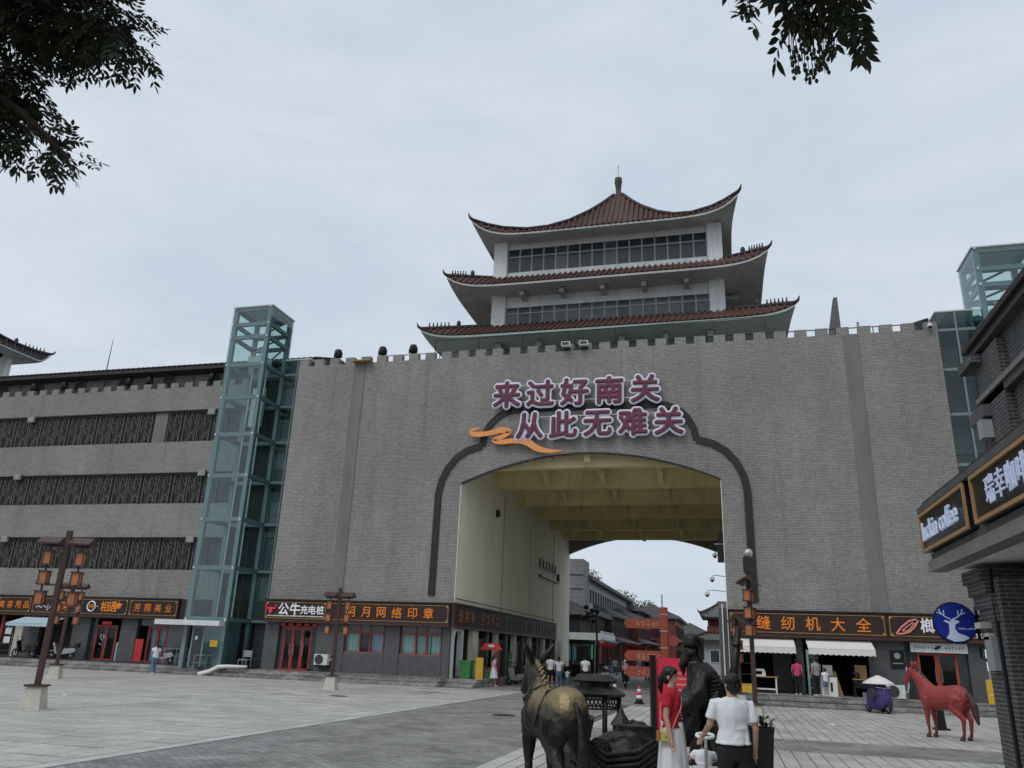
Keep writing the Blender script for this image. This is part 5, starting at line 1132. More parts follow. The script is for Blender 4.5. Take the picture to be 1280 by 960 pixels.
for k in range(6):
    a = [(.34*math.cos(x_)+.02, .04+.28*math.sin(x_), 1.62-.055*k-.16*math.sin(x_)*.3) for x_ in [math.pi*(-.15+1.3*i/12) for i in range(13)]]; mb.tube(a, .012, 5)
mb.build('robe_folds', 'bronze', t, True)
# ------------------------------------------------------------------ bronze heap and canopy
t = thing('drapery_statue', 'low bronze sculpture of swirling draped folds between donkey and woman', 'statue', (5.72, -30.75, 0), R(10))
rs = []
for j in range(22):
    ph = math.pi/2*j/21; z = .92*math.sin(ph); rr_ = math.cos(ph)**.6
    rs.append([(.6*rr_*(1+.07*math.sin(9*ph*2+4*math.sin(2*math.pi*k/64)))*math.cos(2*math.pi*k/64), .42*rr_*(1+.12*math.sin(13*ph+3*math.cos(2*math.pi*k/64*2)))*math.sin(2*math.pi*k/64), z+.03*math.sin(12*2*math.pi*k/64+ph*6)*rr_+.12*rr_*math.cos(2*math.pi*k/64)) for k in range(64)])
MB().rings(rs).build('folds', 'bronze', t, True)
mb = MB()
for k in range(9): mb.tube([(-.55+.05*k, -.4-.03*math.sin(k), .88-.085*k), (-.2, -.5, .66-.07*k), (.2, -.5, .72-.075*k), (.58, -.34, .95-.07*k)], [.012, .03, .03, .012], 7)
mb.tube([(-.3+.16*math.cos(a*.6)*(1-a/40), -.46, .7+.16*math.sin(a*.6)*(1-a/40)) for a in range(30)], .018, 6); mb.build('swirl', 'bronze', t, True)
MB().rings([[(.25*math.cos(k*.9)*(1+.2*math.sin(k*2.3))+.2, .18*math.sin(k*.9)+.05, z) for k in range(7)] for z in (.8, .93, .98)]).build('ledge', 'bronze', t)
mb = MB()
for k in range(7): mb.tube([(-.75+.02*k, -.42, .1+.09*k), (-.6, -.5, .08+.09*k), (-.48, -.46, .12+.09*k)], .03, 6)
mb.build('carved_ribs', 'bronze', t, True)
t = thing('canopy_statue', 'bronze two tiered pavilion canopy on posts behind the donkey', 'statue', (5.05, -28.7, 0), R(10))
def oct_(r, z): return [(r*math.cos(math.pi/4*k+math.pi/8), r*math.sin(math.pi/4*k+math.pi/8), z) for k in range(8)]
MB().rings([oct_(.36, 1.44), oct_(.38, 1.47), oct_(.3, 1.55), oct_(.27, 1.56)]).build('upper_roof', 'bronze', t); MB().rings([oct_(.26, 1.36), oct_(.26, 1.44)]).build('neck_ring', 'bronze', t)
MB().rings([oct_(.5, 1.24), oct_(.53, 1.28), oct_(.34, 1.38), oct_(.26, 1.38)]).build('lower_roof', 'bronze', t)
mb = MB()
for k in range(8):
    a, b = Vector(oct_(.42, 1.2)[k]), Vector(oct_(.42, 1.2)[(k+1) % 8]); mb.tube([a, b], .015, 5); mb.tube([a-Vector((0, 0, .14)), b-Vector((0, 0, .14))], .015, 5)
    for i in range(5): p = a.lerp(b, i/5); q = a.lerp(b, (i+1)/5); mb.tube([p, q-Vector((0, 0, .14))], .01, 4)
mb.build('frieze', 'bronze', t)
for k in range(8): p = oct_(.42, 0)[k]; MB().tube([(p[0], p[1], .5), (p[0], p[1], 1.26)], .03, 8).build('post', 'bronze', t, True)
MB().rings([oct_(.6, 0), oct_(.6, .42), oct_(.5, .5)]).build('base', 'bronze', t)
t = thing('barrel_statue', 'bronze barrel and tiny pavilion on stacked slabs behind the donkey', 'statue', (5.72, -29.3, -.18), R(-15))
MB().box(-.55, .35, -.3, .3, .15, .62).box(-.45, .25, -.25, .25, .62, .8).build('slabs', 'bronze', t); MB().box(-.5, .4, -.35, .1, .8, .86).build('ledge', 'bronze', t)
MB().tube([(.0, -.1, 1.02), (.22, -.1, 1.0)], .12, 14).tube([(.03, -.1, 1.02), (.05, -.1, 1.02)], .13, 14).tube([(.17, -.1, 1.0), (.19, -.1, 1.0)], .13, 14).build('barrel', 'bronze', t, True)
MB().lathe([(.18, 1.06), (.15, 1.1), (.06, 1.22), (.03, 1.28), (.01, 1.3)], 6, (-.12, -.15, 0)).box(-.22, -.02, -.25, -.05, .86, 1.06).build('tiny_pavilion', 'bronze', t)
# ================================================================== PEOPLE
def figure(label, loc, rz, h, top, bottom, vox=.03, hair='short', stride=0.0, arms=None, skirt=None, shoes='shoe_white', group=None, wide=1.0, legs=True, sleeve=.55, near=False, head_turn=0.0, hem=.88, shorts=False, name='person', sit=False):
    t = thing(name, label, 'person', loc, rz, group); S = h/1.7
    def V(p): return Vector((p[0]*wide*S, p[1]*S, p[2]*S))
    A = {-1: [(-.185, 0, 1.4), (-.25, -.03, 1.13), (-.26, .08, .9)], 1: [(.185, 0, 1.4), (.25, -.03, 1.13), (.26, .08, .9)]}
    if arms: A.update(arms)
    Lg = {s: [(s*.09, 0, .93), (s*.1, s*stride*.5+.02, .5), (s*.1, s*stride-.02-(.05 if s*stride < 0 else 0), .08+(.04 if s*stride < -.05 else 0))] for s in (-1, 1)}
    if sit: Lg = {s: [(s*.09, 0, .93), (s*.12, .36, .9), (s*.12, .42, .48)] for s in (-1, 1)}
    HR = Matrix.Rotation(head_turn, 3, 'Z')
    def Hd(p): q = HR @ Vector(p); return Vector((q.x*S, q.y*S, q.z*S))
    mb = MB()
    def T(ps, rs_, n_=10): mb.tube([V(p) for p in ps], [((r[0]*S, r[1]*S) if isinstance(r, tuple) else r*S) for r in rs_], n_)
    def ringz(rows, mbx, n_=20): mbx.rings([[V((rx*math.cos(2*math.pi*k/n_), yo+ry*math.sin(2*math.pi*k/n_), z)) for k in range(n_)] for z, rx, ry, yo in rows])
    ringz([(.86, .13, .09, 0), (1.07, .12, .085, 0), (1.27, .14, .09, 0), (1.38, .14, .08, 0), (1.45, .06, .055, 0), (1.55, .052, .055, .012)], mb)
    mb.ell(Hd((0, -.002, 1.615)), (.074*S, .09*S, .092*S)); mb.ell(Hd((0, .03, 1.56)), (.056*S, .058*S, .065*S)); mb.ell(Hd((0, .052, 1.525)), (.03*S, .028*S, .024*S))
    mb.ell(Hd((0, .094, 1.583)), (.013*S, .02*S, .022*S), 8, 6); mb.ell(Hd((0, .082, 1.545)), (.022*S, .014*S, .012*S), 8, 6)
    for s in (-1, 1): mb.ell(Hd((s*.076, -.005, 1.59)), (.012*S, .022*S, .032*S), 8, 6)
    for s in (-1, 1):
        a = A[s]; T([a[0], a[1], a[2]], [.05, .038, .026])
        if legs and not skirt: T(Lg[s], [.085, .055, .038])
        elif legs: T([(s*.09, 0, .5), (s*.08, s*stride*.6, .3), Lg[s][2]], [.06, .05, .036])
        # hand: palm, four fingers and a thumb
        w_ = Vector(a[2]); d = (w_-Vector(a[1])).normalized(); sd_ = d.cross(Vector((1, 0, 0)) if near else Vector((0, 1, 0))).normalized()
        if near:
            T([w_, w_+d*.05, w_+d*.09], [(.022, .022), (.034, .018), (.036, .016)], 8)
            for k in range(4):
                off = sd_*(.026-.0175*k); ln = (.065, .075, .07, .055)[k]; b0 = w_+d*.085+off; cv = d.cross(sd_)*(-.018*s)
                T([b0, b0+d*ln*.5, b0+d*ln*.85+cv], [.009, .0085, .007], 6)
            b0 = w_+d*.03+sd_*.03; T([b0, b0+d*.035+sd_*.022, b0+d*.065+sd_*.022], [.011, .01, .008], 6)
        else: T([w_, w_+d*.07, w_+d*.14], [(.025, .025), (.035, .02), (.015, .012)], 8)
        if legs: pass
    organic(mb, 'body', 'skin', t, vox if not near else .0085, 2 if near else 1)
    mb = MB(); gp = .012
    ringz([(hem, .2 if near else .178, .142 if near else .122, 0), (1.0, .182 if near else .168, .13 if near else .118, 0), (1.12, .158, .112, 0), (1.26, .178, .125, 0), (1.36, .188, .115, 0), (1.42, .16, .092, 0), (1.455, .085, .07, 0), (1.47, .07, .062, 0)], mb, 24)
    for s in (-1, 1):
        a, b = Vector(A[s][0]), Vector(A[s][1]); e = a.lerp(b, min(1, sleeve*1.0)); ps = [V((a.x*.75, a.y, a.z)), V(a), V(e)]
        rs_ = [.05*S, .056*S, .063*S]
        if sleeve > 1: ps.append(V(Vector(A[s][2]))); rs_.append(.04*S); ps[2] = V(b); rs_[2] = .055*S
        mb.tube(ps, rs_, 12)
    organic(mb, 'top', top, t, (vox*.8 if not near else .011), 2, folds=(.016, (7, 7, 4)) if near else (.02, (6, 6, 4)))
    if skirt:
        rows = 14; rs_ = []
        for j in range(rows+1):
            u = j/rows; z = 1.06-(1.06-skirt)*u; r = .148+.105*u**.8; fo = .09*u
            rs_.append([V((r*1.05*(1+fo*math.sin(11*2*math.pi*k/66+.8*math.sin(u*3))+.5*fo*math.sin(4*2*math.pi*k/66+1+u))*math.cos(2*math.pi*k/66), r*.9*(1+fo*math.sin(11*2*math.pi*k/66))*math.sin(2*math.pi*k/66), z)) for k in range(66)])
        MB().rings(rs_).build('skirt', bottom, t, True)
    elif legs:
        mb = MB(); ringz([(.8, .15, .1, 0), (.9, .158, .112, 0), (1.0, .158, .114, 0), (1.05, .13, .09, 0)], mb)
        for s in (-1, 1):
            l = Lg[s]; ps = [V(l[0]), V(l[1]), V(l[2])] if not shorts else [V(l[0]), V(Vector(l[0]).lerp(Vector(l[1]), .8))]
            mb.tube(ps, [.105*S, .08*S, .065*S][:len(ps)], 12)
        organic(mb, 'trousers', bottom, t, vox if not near else .014, 2, folds=(.014, (6, 6, 4)))
    if legs:
        for s in (-1, 1):
            a = Vector(Lg[s][2]); MB().tube([V((a.x, a.y-.06, a.z-.035)), V((a.x, a.y+.05, a.z-.04)), V((a.x, a.y+.17, a.z-.05))], [(.04*S, .04*S), (.045*S, .045*S), (.025*S, .035*S)], 8).build('shoe', shoes, t, True)
    mb = MB(); mb.ell(Hd((0, -.018, 1.645)), (.09*S, .1*S, .085*S)); mb.ell(Hd((0, -.045, 1.59)), (.085*S, .066*S, .09*S))
    if hair == 'tail':
        mb.tube([Hd((0, -.1, 1.62)), Hd((0, -.14, 1.58)), Hd((0, -.145, 1.48)), Hd((0, -.13, 1.38))], [.03*S, .038*S, .035*S, .012*S], 8)
        for s in (-1, 1): mb.tube([Hd((s*.02, .07, 1.69)), Hd((s*.07, .05, 1.64)), Hd((s*.078, .02, 1.57))], [.012*S, .016*S, .01*S], 6)
    elif hair == 'long': mb.tube([Hd((0, -.08, 1.62)), Hd((0, -.09, 1.5)), Hd((0, -.09, 1.36))], [(.05*S, .08*S), (.05*S, .085*S), (.02*S, .05*S)], 10)
    organic(mb, 'hair', 'hair', t, .02 if not near else .009, 1, folds=(.012, (30, 22, 9)) if near else None)
    if near:
        for s in (-1, 1):
            MB().ell(Hd((s*.03, .083, 1.605)), (.011*S, .006*S, .006*S), 8, 6).build('eye', 'black_plastic', t, True); MB().tube([Hd((s*.015, .089, 1.627)), Hd((s*.033, .087, 1.632)), Hd((s*.052, .075, 1.625))], .0035*S, 5).build('eyebrow', 'hair', t)
        MB().ell(Hd((0, .092, 1.545)), (.02*S, .006*S, .006*S), 8, 6).build('lips', 'strap_pink', t, True)
    return t
# the two standing by the statues
wm = figure('woman in a red top and long white skirt carrying a small shoulder bag', (6.42, -31.0, 0), R(-98), 1.73, 'shirt_red', 'skirt_white', hair='tail', skirt=.12, near=True, head_turn=R(-8), hem=1.0,
            arms={1: [(.175, -.01, 1.39), (.235, -.02, 1.12), (.285, .05, .88)], -1: [(-.175, 0, 1.39), (-.22, -.02, 1.13), (-.21, .06, .9)]})
mb = MB(); mb.box(-.035, .035, -.13, .1, 0, .22); b = MB(); b.box(.21, .26, -.1, .06, .84, .99); bag = b.build('shoulder_bag', 'bag_green', wm); bag.modifiers.new('b', 'BEVEL').width = .02
MB().box(.2, .25, -.15, -.105, .86, .98).build('bag_pouch', 'bag_brown', bag); MB().box(.261, .266, -.03, -.01, .9, .93).build('bag_clasp', 'gold_rubbed', bag)
MB().tube([(.225, .04, .98), (.175, .09, 1.12), (.08, .135, 1.24), (-.04, .128, 1.36), (-.1, .06, 1.45), (-.11, 0, 1.465), (-.09, -.08, 1.42), (.02, -.135, 1.28), (.14, -.12, 1.1), (.225, -.08, .98)], .008, 6).build('bag_strap', 'strap_pink', wm)
mb = MB()
for k in range(3): mb.ell((.03-.05*k+.02, .128, 1.2-.04*k), (.02, .006, .012), 8, 6)
mb.build('shirt_print', 'letter_white', wm)
mn = figure('stout man with short hair in a white T-shirt seen from behind', (7.19, -32.15, 0), R(12), 1.69, 'shirt_white', 'cloth_black', near=True, wide=1.06, shoes='black_plastic', hem=.97, sleeve=.72, head_turn=R(20),
            arms={-1: [(-.185, 0, 1.4), (-.25, .03, 1.16), (-.3, .2, 1.02)], 1: [(.185, 0, 1.4), (.235, -.02, 1.13), (.235, .06, .9)]})
t = thing('push_tricycle', 'white child push tricycle with ring handle held by the man', 'tricycle', (6.86, -31.8, 0), R(8))
MB().tube([(.1*math.cos(2*math.pi*k/20), .06*math.sin(2*math.pi*k/20), 1.0+.02*math.sin(2*math.pi*k/20)) for k in range(21)], .02, 8).build('ring_handle', 'white_paint', t, True)
MB().tube([(0, -.06, .98), (0, .0, .7), (0, .1, .35)], .018, 8).build('push_pole', 'grey_box', t, True)
MB().tube([(.16*math.cos(2*math.pi*k/20), .25+.16*math.sin(2*math.pi*k/20), .6) for k in range(21)], .022, 8).build('safety_bar', 'white_paint', t, True)
MB().box(-.14, .14, .1, .42, .36, .42).box(-.14, .14, .08, .12, .42, .66).build('seat', 'white_paint', t)
MB().tube([(0, .1, .34), (0, .55, .34), (0, .68, .55)], .022, 8).tube([(-.18, .66, .58), (.18, .66, .58)], .014, 6).build('frame', 'grey_box', t, True)
for x, y, r in ((-.22, .1, .12), (.22, .1, .12), (0, .68, .15)):
    MB().tube([(x, y+(r-.025)*math.cos(2*math.pi*k/16), r+(r-.025)*math.sin(2*math.pi*k/16)) for k in range(17)], .025, 6).build('wheel', 'rubber', t, True)
figure('toddler in white sitting in the push tricycle', (6.83, -31.55, .0), R(10), .95, 'shirt_white', 'shirt_grey', vox=.018, sit=True, arms={-1: [(-.18, 0, 1.4), (-.3, .15, 1.25), (-.25, .35, 1.2)], 1: [(.18, 0, 1.4), (.3, .15, 1.25), (.25, .35, 1.2)]})
# passers-by
figure('woman in white top and jeans walking past the lattice building steps', (-22.8, -3.5, 0), R(60), 1.6, 'shirt_white', 'jeans', stride=.12, hair='long')
figure('girl in a pink top and white skirt by the passage mouth', (-5.4, 2.2, 0), R(-60), 1.58, 'shirt_pink', 'skirt_white', stride=.12, skirt=.45, hair='long')
figure('person in white shirt and dark shorts walking into the passage', (-3.1, 6.3, 0), R(-5), 1.72, 'shirt_white', 'cloth_black', stride=.1, shorts=True)
figure('woman in white top and light jeans walking into the passage', (-2.6, 6.4, 0), R(5), 1.64, 'shirt_white', 'jeans', stride=.14, hair='long')
figure('small child in pale clothes walking under the arch', (-2.2, 6.9, 0), R(0), .98, 'shirt_white', 'jeans', stride=.06)
figure('man in a loose white shirt standing under the arch', (-.95, 6.0, 0), R(10), 1.74, 'shirt_white', 'cloth_black', stride=.05)
figure('person dressed in black standing far down the street', (1.1, 22.0, 0), R(170), 1.7, 'cloth_black', 'cloth_black', stride=.05)
figure('person with white top beside the parked mopeds', (-4.6, 27, 0), R(90), 1.62, 'shirt_white', 'cloth_black', hair='long')
figure('person in a pink top riding a black moped past the cones', (1.07, 8.75, -.08), R(190), 1.6, 'shirt_pink', 'cloth_black', sit=True, arms={-1: [(-.185, 0, 1.4), (-.25, .2, 1.2), (-.24, .42, 1.15)], 1: [(.185, 0, 1.4), (.25, .2, 1.2), (.24, .42, 1.15)]})
for i, (x, y, c) in enumerate(((-3.2, 36, 'shirt_white'), (-1.4, 40, 'shirt_grey'), (-4.5, 42, 'cloth_black'), (2.6, 46, 'shirt_white'), (-.5, 52, 'shirt_magenta'), (3.4, 58, 'shirt_grey'), (.8, 64, 'shirt_white'), (4.4, 70, 'cloth_black'), (-5.2, 34, 'cloth_black'), (-2.2, 33, 'shirt_grey'), (-3.6, 47, 'shirt_white'), (-1.9, 58, 'cloth_black'), (.2, 46, 'shirt_grey'), (1.9, 75, 'shirt_white'), (-2.8, 66, 'shirt_magenta'), (-.8, 84, 'shirt_white'))):
    figure('distant pedestrian in '+{'shirt_white': 'white', 'shirt_grey': 'grey', 'cloth_black': 'black', 'shirt_magenta': 'magenta'}[c]+' on the street beyond the arch', (x, y, 0), R(47*i), 1.6+.05*(i % 3), c, 'cloth_black' if i % 2 else 'jeans', stride=.08, vox=.04, group='pedestrians in '+{'shirt_white': 'white', 'shirt_grey': 'grey', 'cloth_black': 'black', 'shirt_magenta': 'magenta'}[c]+' beyond the arch')
figure('woman in a magenta top at the sewing stall', (10.2, -1.1, .43), R(-20), 1.58, 'shirt_magenta', 'cloth_black')
figure('man in a grey shirt holding a bag at the repair shop', (11.0, -1.35, .43), R(40), 1.66, 'shirt_grey', 'cloth_black')
figure('child in white next to the man at the repair shop', (11.38, -1.3, .43), R(30), 1.2, 'shirt_white', 'jeans', shorts=True)
place_moped(M1, 1.0, 9.0, 0, R(-80), 'black moped ridden past the traffic cones')
# ================================================================== STREET BEYOND THE ARCH
def hall(label, x, y, w_, d, h, storeys, wall, roofm, face, red=False, balcony=False):
    # face +1: front looks to +x, -1: to -x ; body spans y..y+d
    t = thing('street_building', label, 'building', (x, y, 0)); s = face; bx = sorted((0, -s*w_))
    one('wall', wall, t, bx[0], bx[1], 0, d, 0, h)
    ov = .9; zr = h
    MB().prism([(s*ov, zr), (s*ov, zr+.22), (-s*w_*.5, zr+w_*.28), (-s*(w_+ov), zr+.22), (-s*(w_+ov), zr)], 'y', -.6, d+.6).build('roof', roofm, t)
    mb = MB()
    for k in range(int(d/.6)): mb.tube([(s*(ov+.03), -.4+k*.6, zr+.27), (-s*w_*.5, -.4+k*.6, zr+w_*.28+.05)], .1, 5)
    tag(mb.build('roof_tiles', roofm, t), kind='stuff')
    sh = h/storeys
    for f in range(storeys):
        n_ = max(2, int(d/2.2))
        for k in range(n_):
            y0 = d*(k+.22)/n_; y1 = d*(k+.78)/n_; z0 = f*sh+(.9 if f else .2); z1 = f*sh+sh*.75
            a, b = sorted((s*.0, s*.06)); o = one('window', 'far_red' if red else 'lattice_bar', t, a, b, y0, y1, z0, z1); a, b = sorted((s*.06, s*.075)); one('pane', 'far_glass', o, a, b, y0+.12, y1-.12, z0+.1, z1-.1)
        # end wall openings
        if w_ > 4:
            for k in range(2):
                xa, xb = sorted((-s*w_*(.2+.4*k), -s*w_*(.4+.4*k))); one('window', 'window_dark', t, xa, xb, -.05, .0, f*sh+1.0, f*sh+sh*.72)
    if red:
        for k in range(int(d/3)+1): a, b = sorted((s*1.0, s*1.22)); one('column', 'far_red', t, a, b, min(k*3.0, d-.22), min(k*3.0, d-.22)+.22, 0, sh)
        a, b = sorted((0, s*1.3)); one('gallery_floor', 'far_dark', t, a, b, 0, d, sh-.05, sh+.12)
        MB().prism([(s*0, sh+.9+.0), (s*1.8, sh+.3), (s*1.8, sh+.18), (0, sh+.2)], 'y', -.3, d+.3).build('lower_roof', roofm, t)
    if balcony:
        a, b = sorted((s*1.2, s*1.32)); one('balustrade', 'far_white', t, a, b, -.2, d, sh+.35, sh+1.1)
        a, b = sorted((-s*w_, s*1.3)); one('balustrade', 'far_white', t, a, b, -.33, -.21, sh+.35, sh+1.1)
        for k in range(int(d/1.2)): MB().ell((s*1.26, k*1.2, sh+1.2), (.12, .12, .14), 8, 6).build('baluster_knob', 'far_white', t, True)
    return t
def lantern_row(x, y0, y1, z, n_, grp, label):
    for k in range(n_):
        o = thing('red_lantern', label, 'lantern', (x, y0+(y1-y0)*k/max(1, n_-1), z), 0, grp); MB().lathe([(.08, -.26), (.2, -.18), (.26, 0), (.2, .18), (.08, .26)], 12).build('paper_body', 'red_paint', o, True); MB().tube([(0, 0, -.6), (0, 0, -.26)], [.03, .04], 5).build('tassel', 'red_paint', o); MB().tube([(0, 0, .26), (0, 0, .5)], .012, 4).build('cord', 'black_metal', o)
b1 = hall('tall pale grey building with tiled roof beyond the arch', -9.2, 55, 14, 44, 10.4, 3, 'far_wall', 'roof_grey', 1)
one('stair_tower', 'far_brick', b1, -14, .4, -4.2, -.05, 0, 12.4); mb = MB()
for z in (3.6, 5.4, 7.2, 9.0, 10.6): mb.box(-14, .42, -4.25, -4.2, z-.05, z+.05)
mb.build('tower_bands', 'far_dark', b1); one('tower_window', 'far_white', b1, -2.3, -1.3, -4.28, -4.2, 6.2, 7.0)
b2 = hall('restaurant with grey tiled roof and white balcony railing', -7.6, 48.5, 6, 11, 6.0, 2, 'far_dark', 'roof_grey', 1, True, True)
one('shop_screen', 'teal_screen', b2, -1.5, -.2, -.08, -.02, 1.0, 3.0) if False else one('shop_screen', 'teal_screen', b2, -2.4, -1.2, -.12, -.05, 1.2, 2.6)
lantern_row(-6.2, 47.6, 58, 3.0, 7, 'lanterns along the balcony', 'small red paper lantern hanging below the white balcony')
t = thing('lit_column', 'glowing green vertical sign before the restaurant', 'sign', (-7.0, 47.0, 0)); one('tube', 'green_lit', t, -.16, .16, -.1, .1, .3, 3.0); one('foot', 'black_metal', t, -.3, .3, -.2, .2, 0, .3)
hall('long two storey shop row with red columns on the left', -6.9, 61, 7, 34, 6.4, 2, 'far_dark', 'roof_grey', 1, True)
hall('dark hall with upturned roof farther along the street', -7.5, 97, 12, 16, 9.0, 2, 'far_dark', 'roof_grey', 1, True)
hall('reddish shop row at the bend of the street', -2.2, 112, 9, 30, 8.6, 2, 'far_red', 'roof_grey', 1, True)
hall('low red brown shop closing the far end of the street', 6.0, 165, 16, 10, 5.5, 2, 'far_red', 'roof_grey', 1, True)
t = thing('street_pavilion', 'two tiered red timbered pavilion on the right of the street', 'pavilion', (7.3, 64, 0))
one('lower_wall', 'far_wall', t, -3.2, 3.6, -3, 3, 0, 3.9); one('upper_wall', 'far_red', t, -2.3, 2.6, -2.2, 2.2, 4.6, 6.6)
roof(t, 4.3, 4.0, 2.3, 2.2, 4.0, .35, 5.0, .2, 3.9, 'far_dark', tile_m='roof_grey', roll=.45, figures=False); roof(t, 3.4, 3.3, 1.2, .3, 6.7, .45, 8.4, .2, 6.5, 'far_dark', tile_m='roof_grey', wx=2.3, wy=2.2, roll=.45, figures=False)
one('ridge', 'roof_grey', t, -1.3, 1.3, -.18, .18, 8.3, 8.75)
for k in range(4): one('column', 'far_red', t, -2.5+1.65*k, -2.3+1.65*k, -2.5, -2.3, 4.9, 6.6)
one('balcony_rail', 'far_red', t, -2.6, 2.7, -2.62, -2.52, 4.9, 5.6)
for k in range(3): o = one('window', 'far_white', t, -2.4+1.9*k, -1.2+1.9*k, -3.06, -3.0, 1.4, 2.9); one('pane', 'window_dark', o, -2.3+1.9*k, -1.3+1.9*k, -3.08, -3.06, 1.5, 2.8)
hall('dark shop row far on the right of the street', 9.5, 74, 9, 40, 6.5, 2, 'far_dark', 'roof_grey', -1, True)
hall('timber fronted tea house with red gallery along the street', -5.6, 80, 6, 20, 6.8, 2, 'far_red', 'roof_grey', 1, True)
lantern_row(-5.5, 63, 94, 3.3, 12, 'lanterns along the red gallery', 'small red paper lantern hanging along the red shop gallery')
t = thing('lattice_mast', 'thin lattice radio mast far behind the rooftops', 'mast', (-8.9, 170, 0)); mb = MB()
for a in range(3): mb.tube([(.6*math.cos(a*2.1), .6*math.sin(a*2.1), 0), (.1*math.cos(a*2.1), .1*math.sin(a*2.1), 17)], .06, 4)
mb.build('legs', 'grille', t); mb = MB()
for k in range(14):
    r = .6-.5*k/14
    for a in range(3): mb.tube([(r*math.cos(a*2.1), r*math.sin(a*2.1), 17*k/14), (r*math.cos(a*2.1+2.1), r*math.sin(a*2.1+2.1), 17*(k+1)/14)], .03, 3)
mb.build('bracing', 'grille', t)
t = thing('black_kiosk', 'black framed display kiosk at the back of the passage', 'kiosk', (-5.2, 30.0, 0)); one('roof', 'black_metal', t, -1.1, 1.1, -.6, .6, 2.7, 2.95)
for sx in (-1, 1): one('post', 'black_metal', t, sx*.95-.07, sx*.95+.07, -.5, .5, 0, 2.7)
one('counter', 'black_metal', t, -.88, .88, -.4, .4, 0, 1.0); one('screen', 'window_grey', t, -.6, .6, -.1, -.05, 1.3, 2.5)
t = thing('camera_pole', 'dark pole with clustered cameras beyond the arch', 'pole', (-5.0, 36.5, 0)); MB().tube([(0, 0, 0), (0, 0, 6.2)], .1, 8).build('pole', 'black_metal', t, True); rr = random.Random(3)
for k in range(7): MB().ell((rr.uniform(-1.3, .3), rr.uniform(-.3, .3), 4.8+rr.uniform(0, 1.6)), (.28, .25, .25), 8, 6).build('camera', 'black_plastic', t, True)
MB().tube([(0, 0, 5.4), (-1.2, 0, 5.8)], .05, 6).build('arm', 'black_metal', t)
for z, l, q in ((7.5, .5, 'highest'), (6.2, .7, 'middle'), (5.4, 1.0, 'lowest')): dome_camera((7.17, 4.0, z), q+' dome camera on a bracket at the right arch pier', (-l, -.2))
t = thing('equipment_case', 'black equipment boxes on the right arch pier', 'box', (7.17, 3.2, 6.9)); one('case', 'black_plastic', t, -.35, 0, -.2, .3, 0, .9); one('case', 'black_plastic', t, -.3, 0, -.2, .2, 1.1, 1.6); one('bracket', 'white_paint', t, -.5, 0, -.02, .02, .95, 1.0)
one('passage_post', 'cladding', gate, 6.75, 7.16, .02, .35, 0, 4.3); MB().tube([(6.95, -.08, .4), (6.95, -.08, 4.5)], .035, 6).build('conduit', 'paper_white', gate)
# far left roof pavilion
t = thing('roof_pavilion', 'white pavilion with upturned tiled eaves above the lattice building roof', 'pavilion', (-57.2, 8.4, 0))
roof(t, 4.7, 4.7, .4, .4, 25.7, .7, 28.2, .4, 25.5, 'soffit_white', tile_m='roof_dark', wx=2.6, wy=2.6, roll=.5, curve=1.8)
for sx in (-1, 1):
    for sy in (-1, 1): one('column', 'white_stucco', t, sx*2.4-.3, sx*2.4+.3, sy*2.4-.3, sy*2.4+.3, 21.0, 25.6)
one('tie_beam', 'white_stucco', t, -2.1, 2.1, -2.6, -2.2, 24.9, 25.4); one('tie_beam', 'white_stucco', t, -2.1, 2.1, 2.2, 2.6, 24.9, 25.4)
one('floor', 'white_stucco', t, -3, 3, -3, 3, 20.9, 21.0)
# ================================================================== TREES
def foliage(mb, p, d, ln, rr, k_=5, leaf=.06):
    # one pinnate leaf: midrib direction d, pairs of leaflets
    d = d.normalized(); side = d.cross(Vector((0, 0, 1)))
    if side.length < .1: side = Vector((1, 0, 0))
    side.normalize(); up = side.cross(d)
    def leaflet(a, dirn, l):
        wv = dirn.cross(up+side*rr.uniform(-.5, .5)).normalized()*l*.21; g_ = Vector((0, 0, -l)); a1 = a+dirn*l*.28+g_*.04; a2 = a+dirn*l*.62+g_*.13; cu_ = wv.cross(dirn).normalized()*l*.05
        mb.add([a, a1+wv*.9+cu_, a2+wv*.85+cu_, a+dirn*l+g_*.25, a2-wv*.85+cu_, a1-wv*.9+cu_, a1, a2], [(0, 1, 6), (1, 2, 7, 6), (2, 3, 7), (3, 4, 7), (4, 5, 6, 7), (5, 0, 6)])
    for i in range(k_):
        q = p+d*(ln*(i+.6)/k_)+Vector((0, 0, -.35*ln*((i+.6)/k_)**2))
        for s in (-1, 1): leaflet(q, (side*s*.85+d*.55+up*rr.uniform(-.35, .2)).normalized(), leaf*rr.uniform(.65, 1.25))
    leaflet(p+d*ln+Vector((0, 0, -.3*ln)), d, leaf)
    e = p+d*ln*.95+Vector((0, 0, -.33*ln)); mb.add([p, p+side*.003, e+side*.002, e], [(0, 1, 2, 3)])
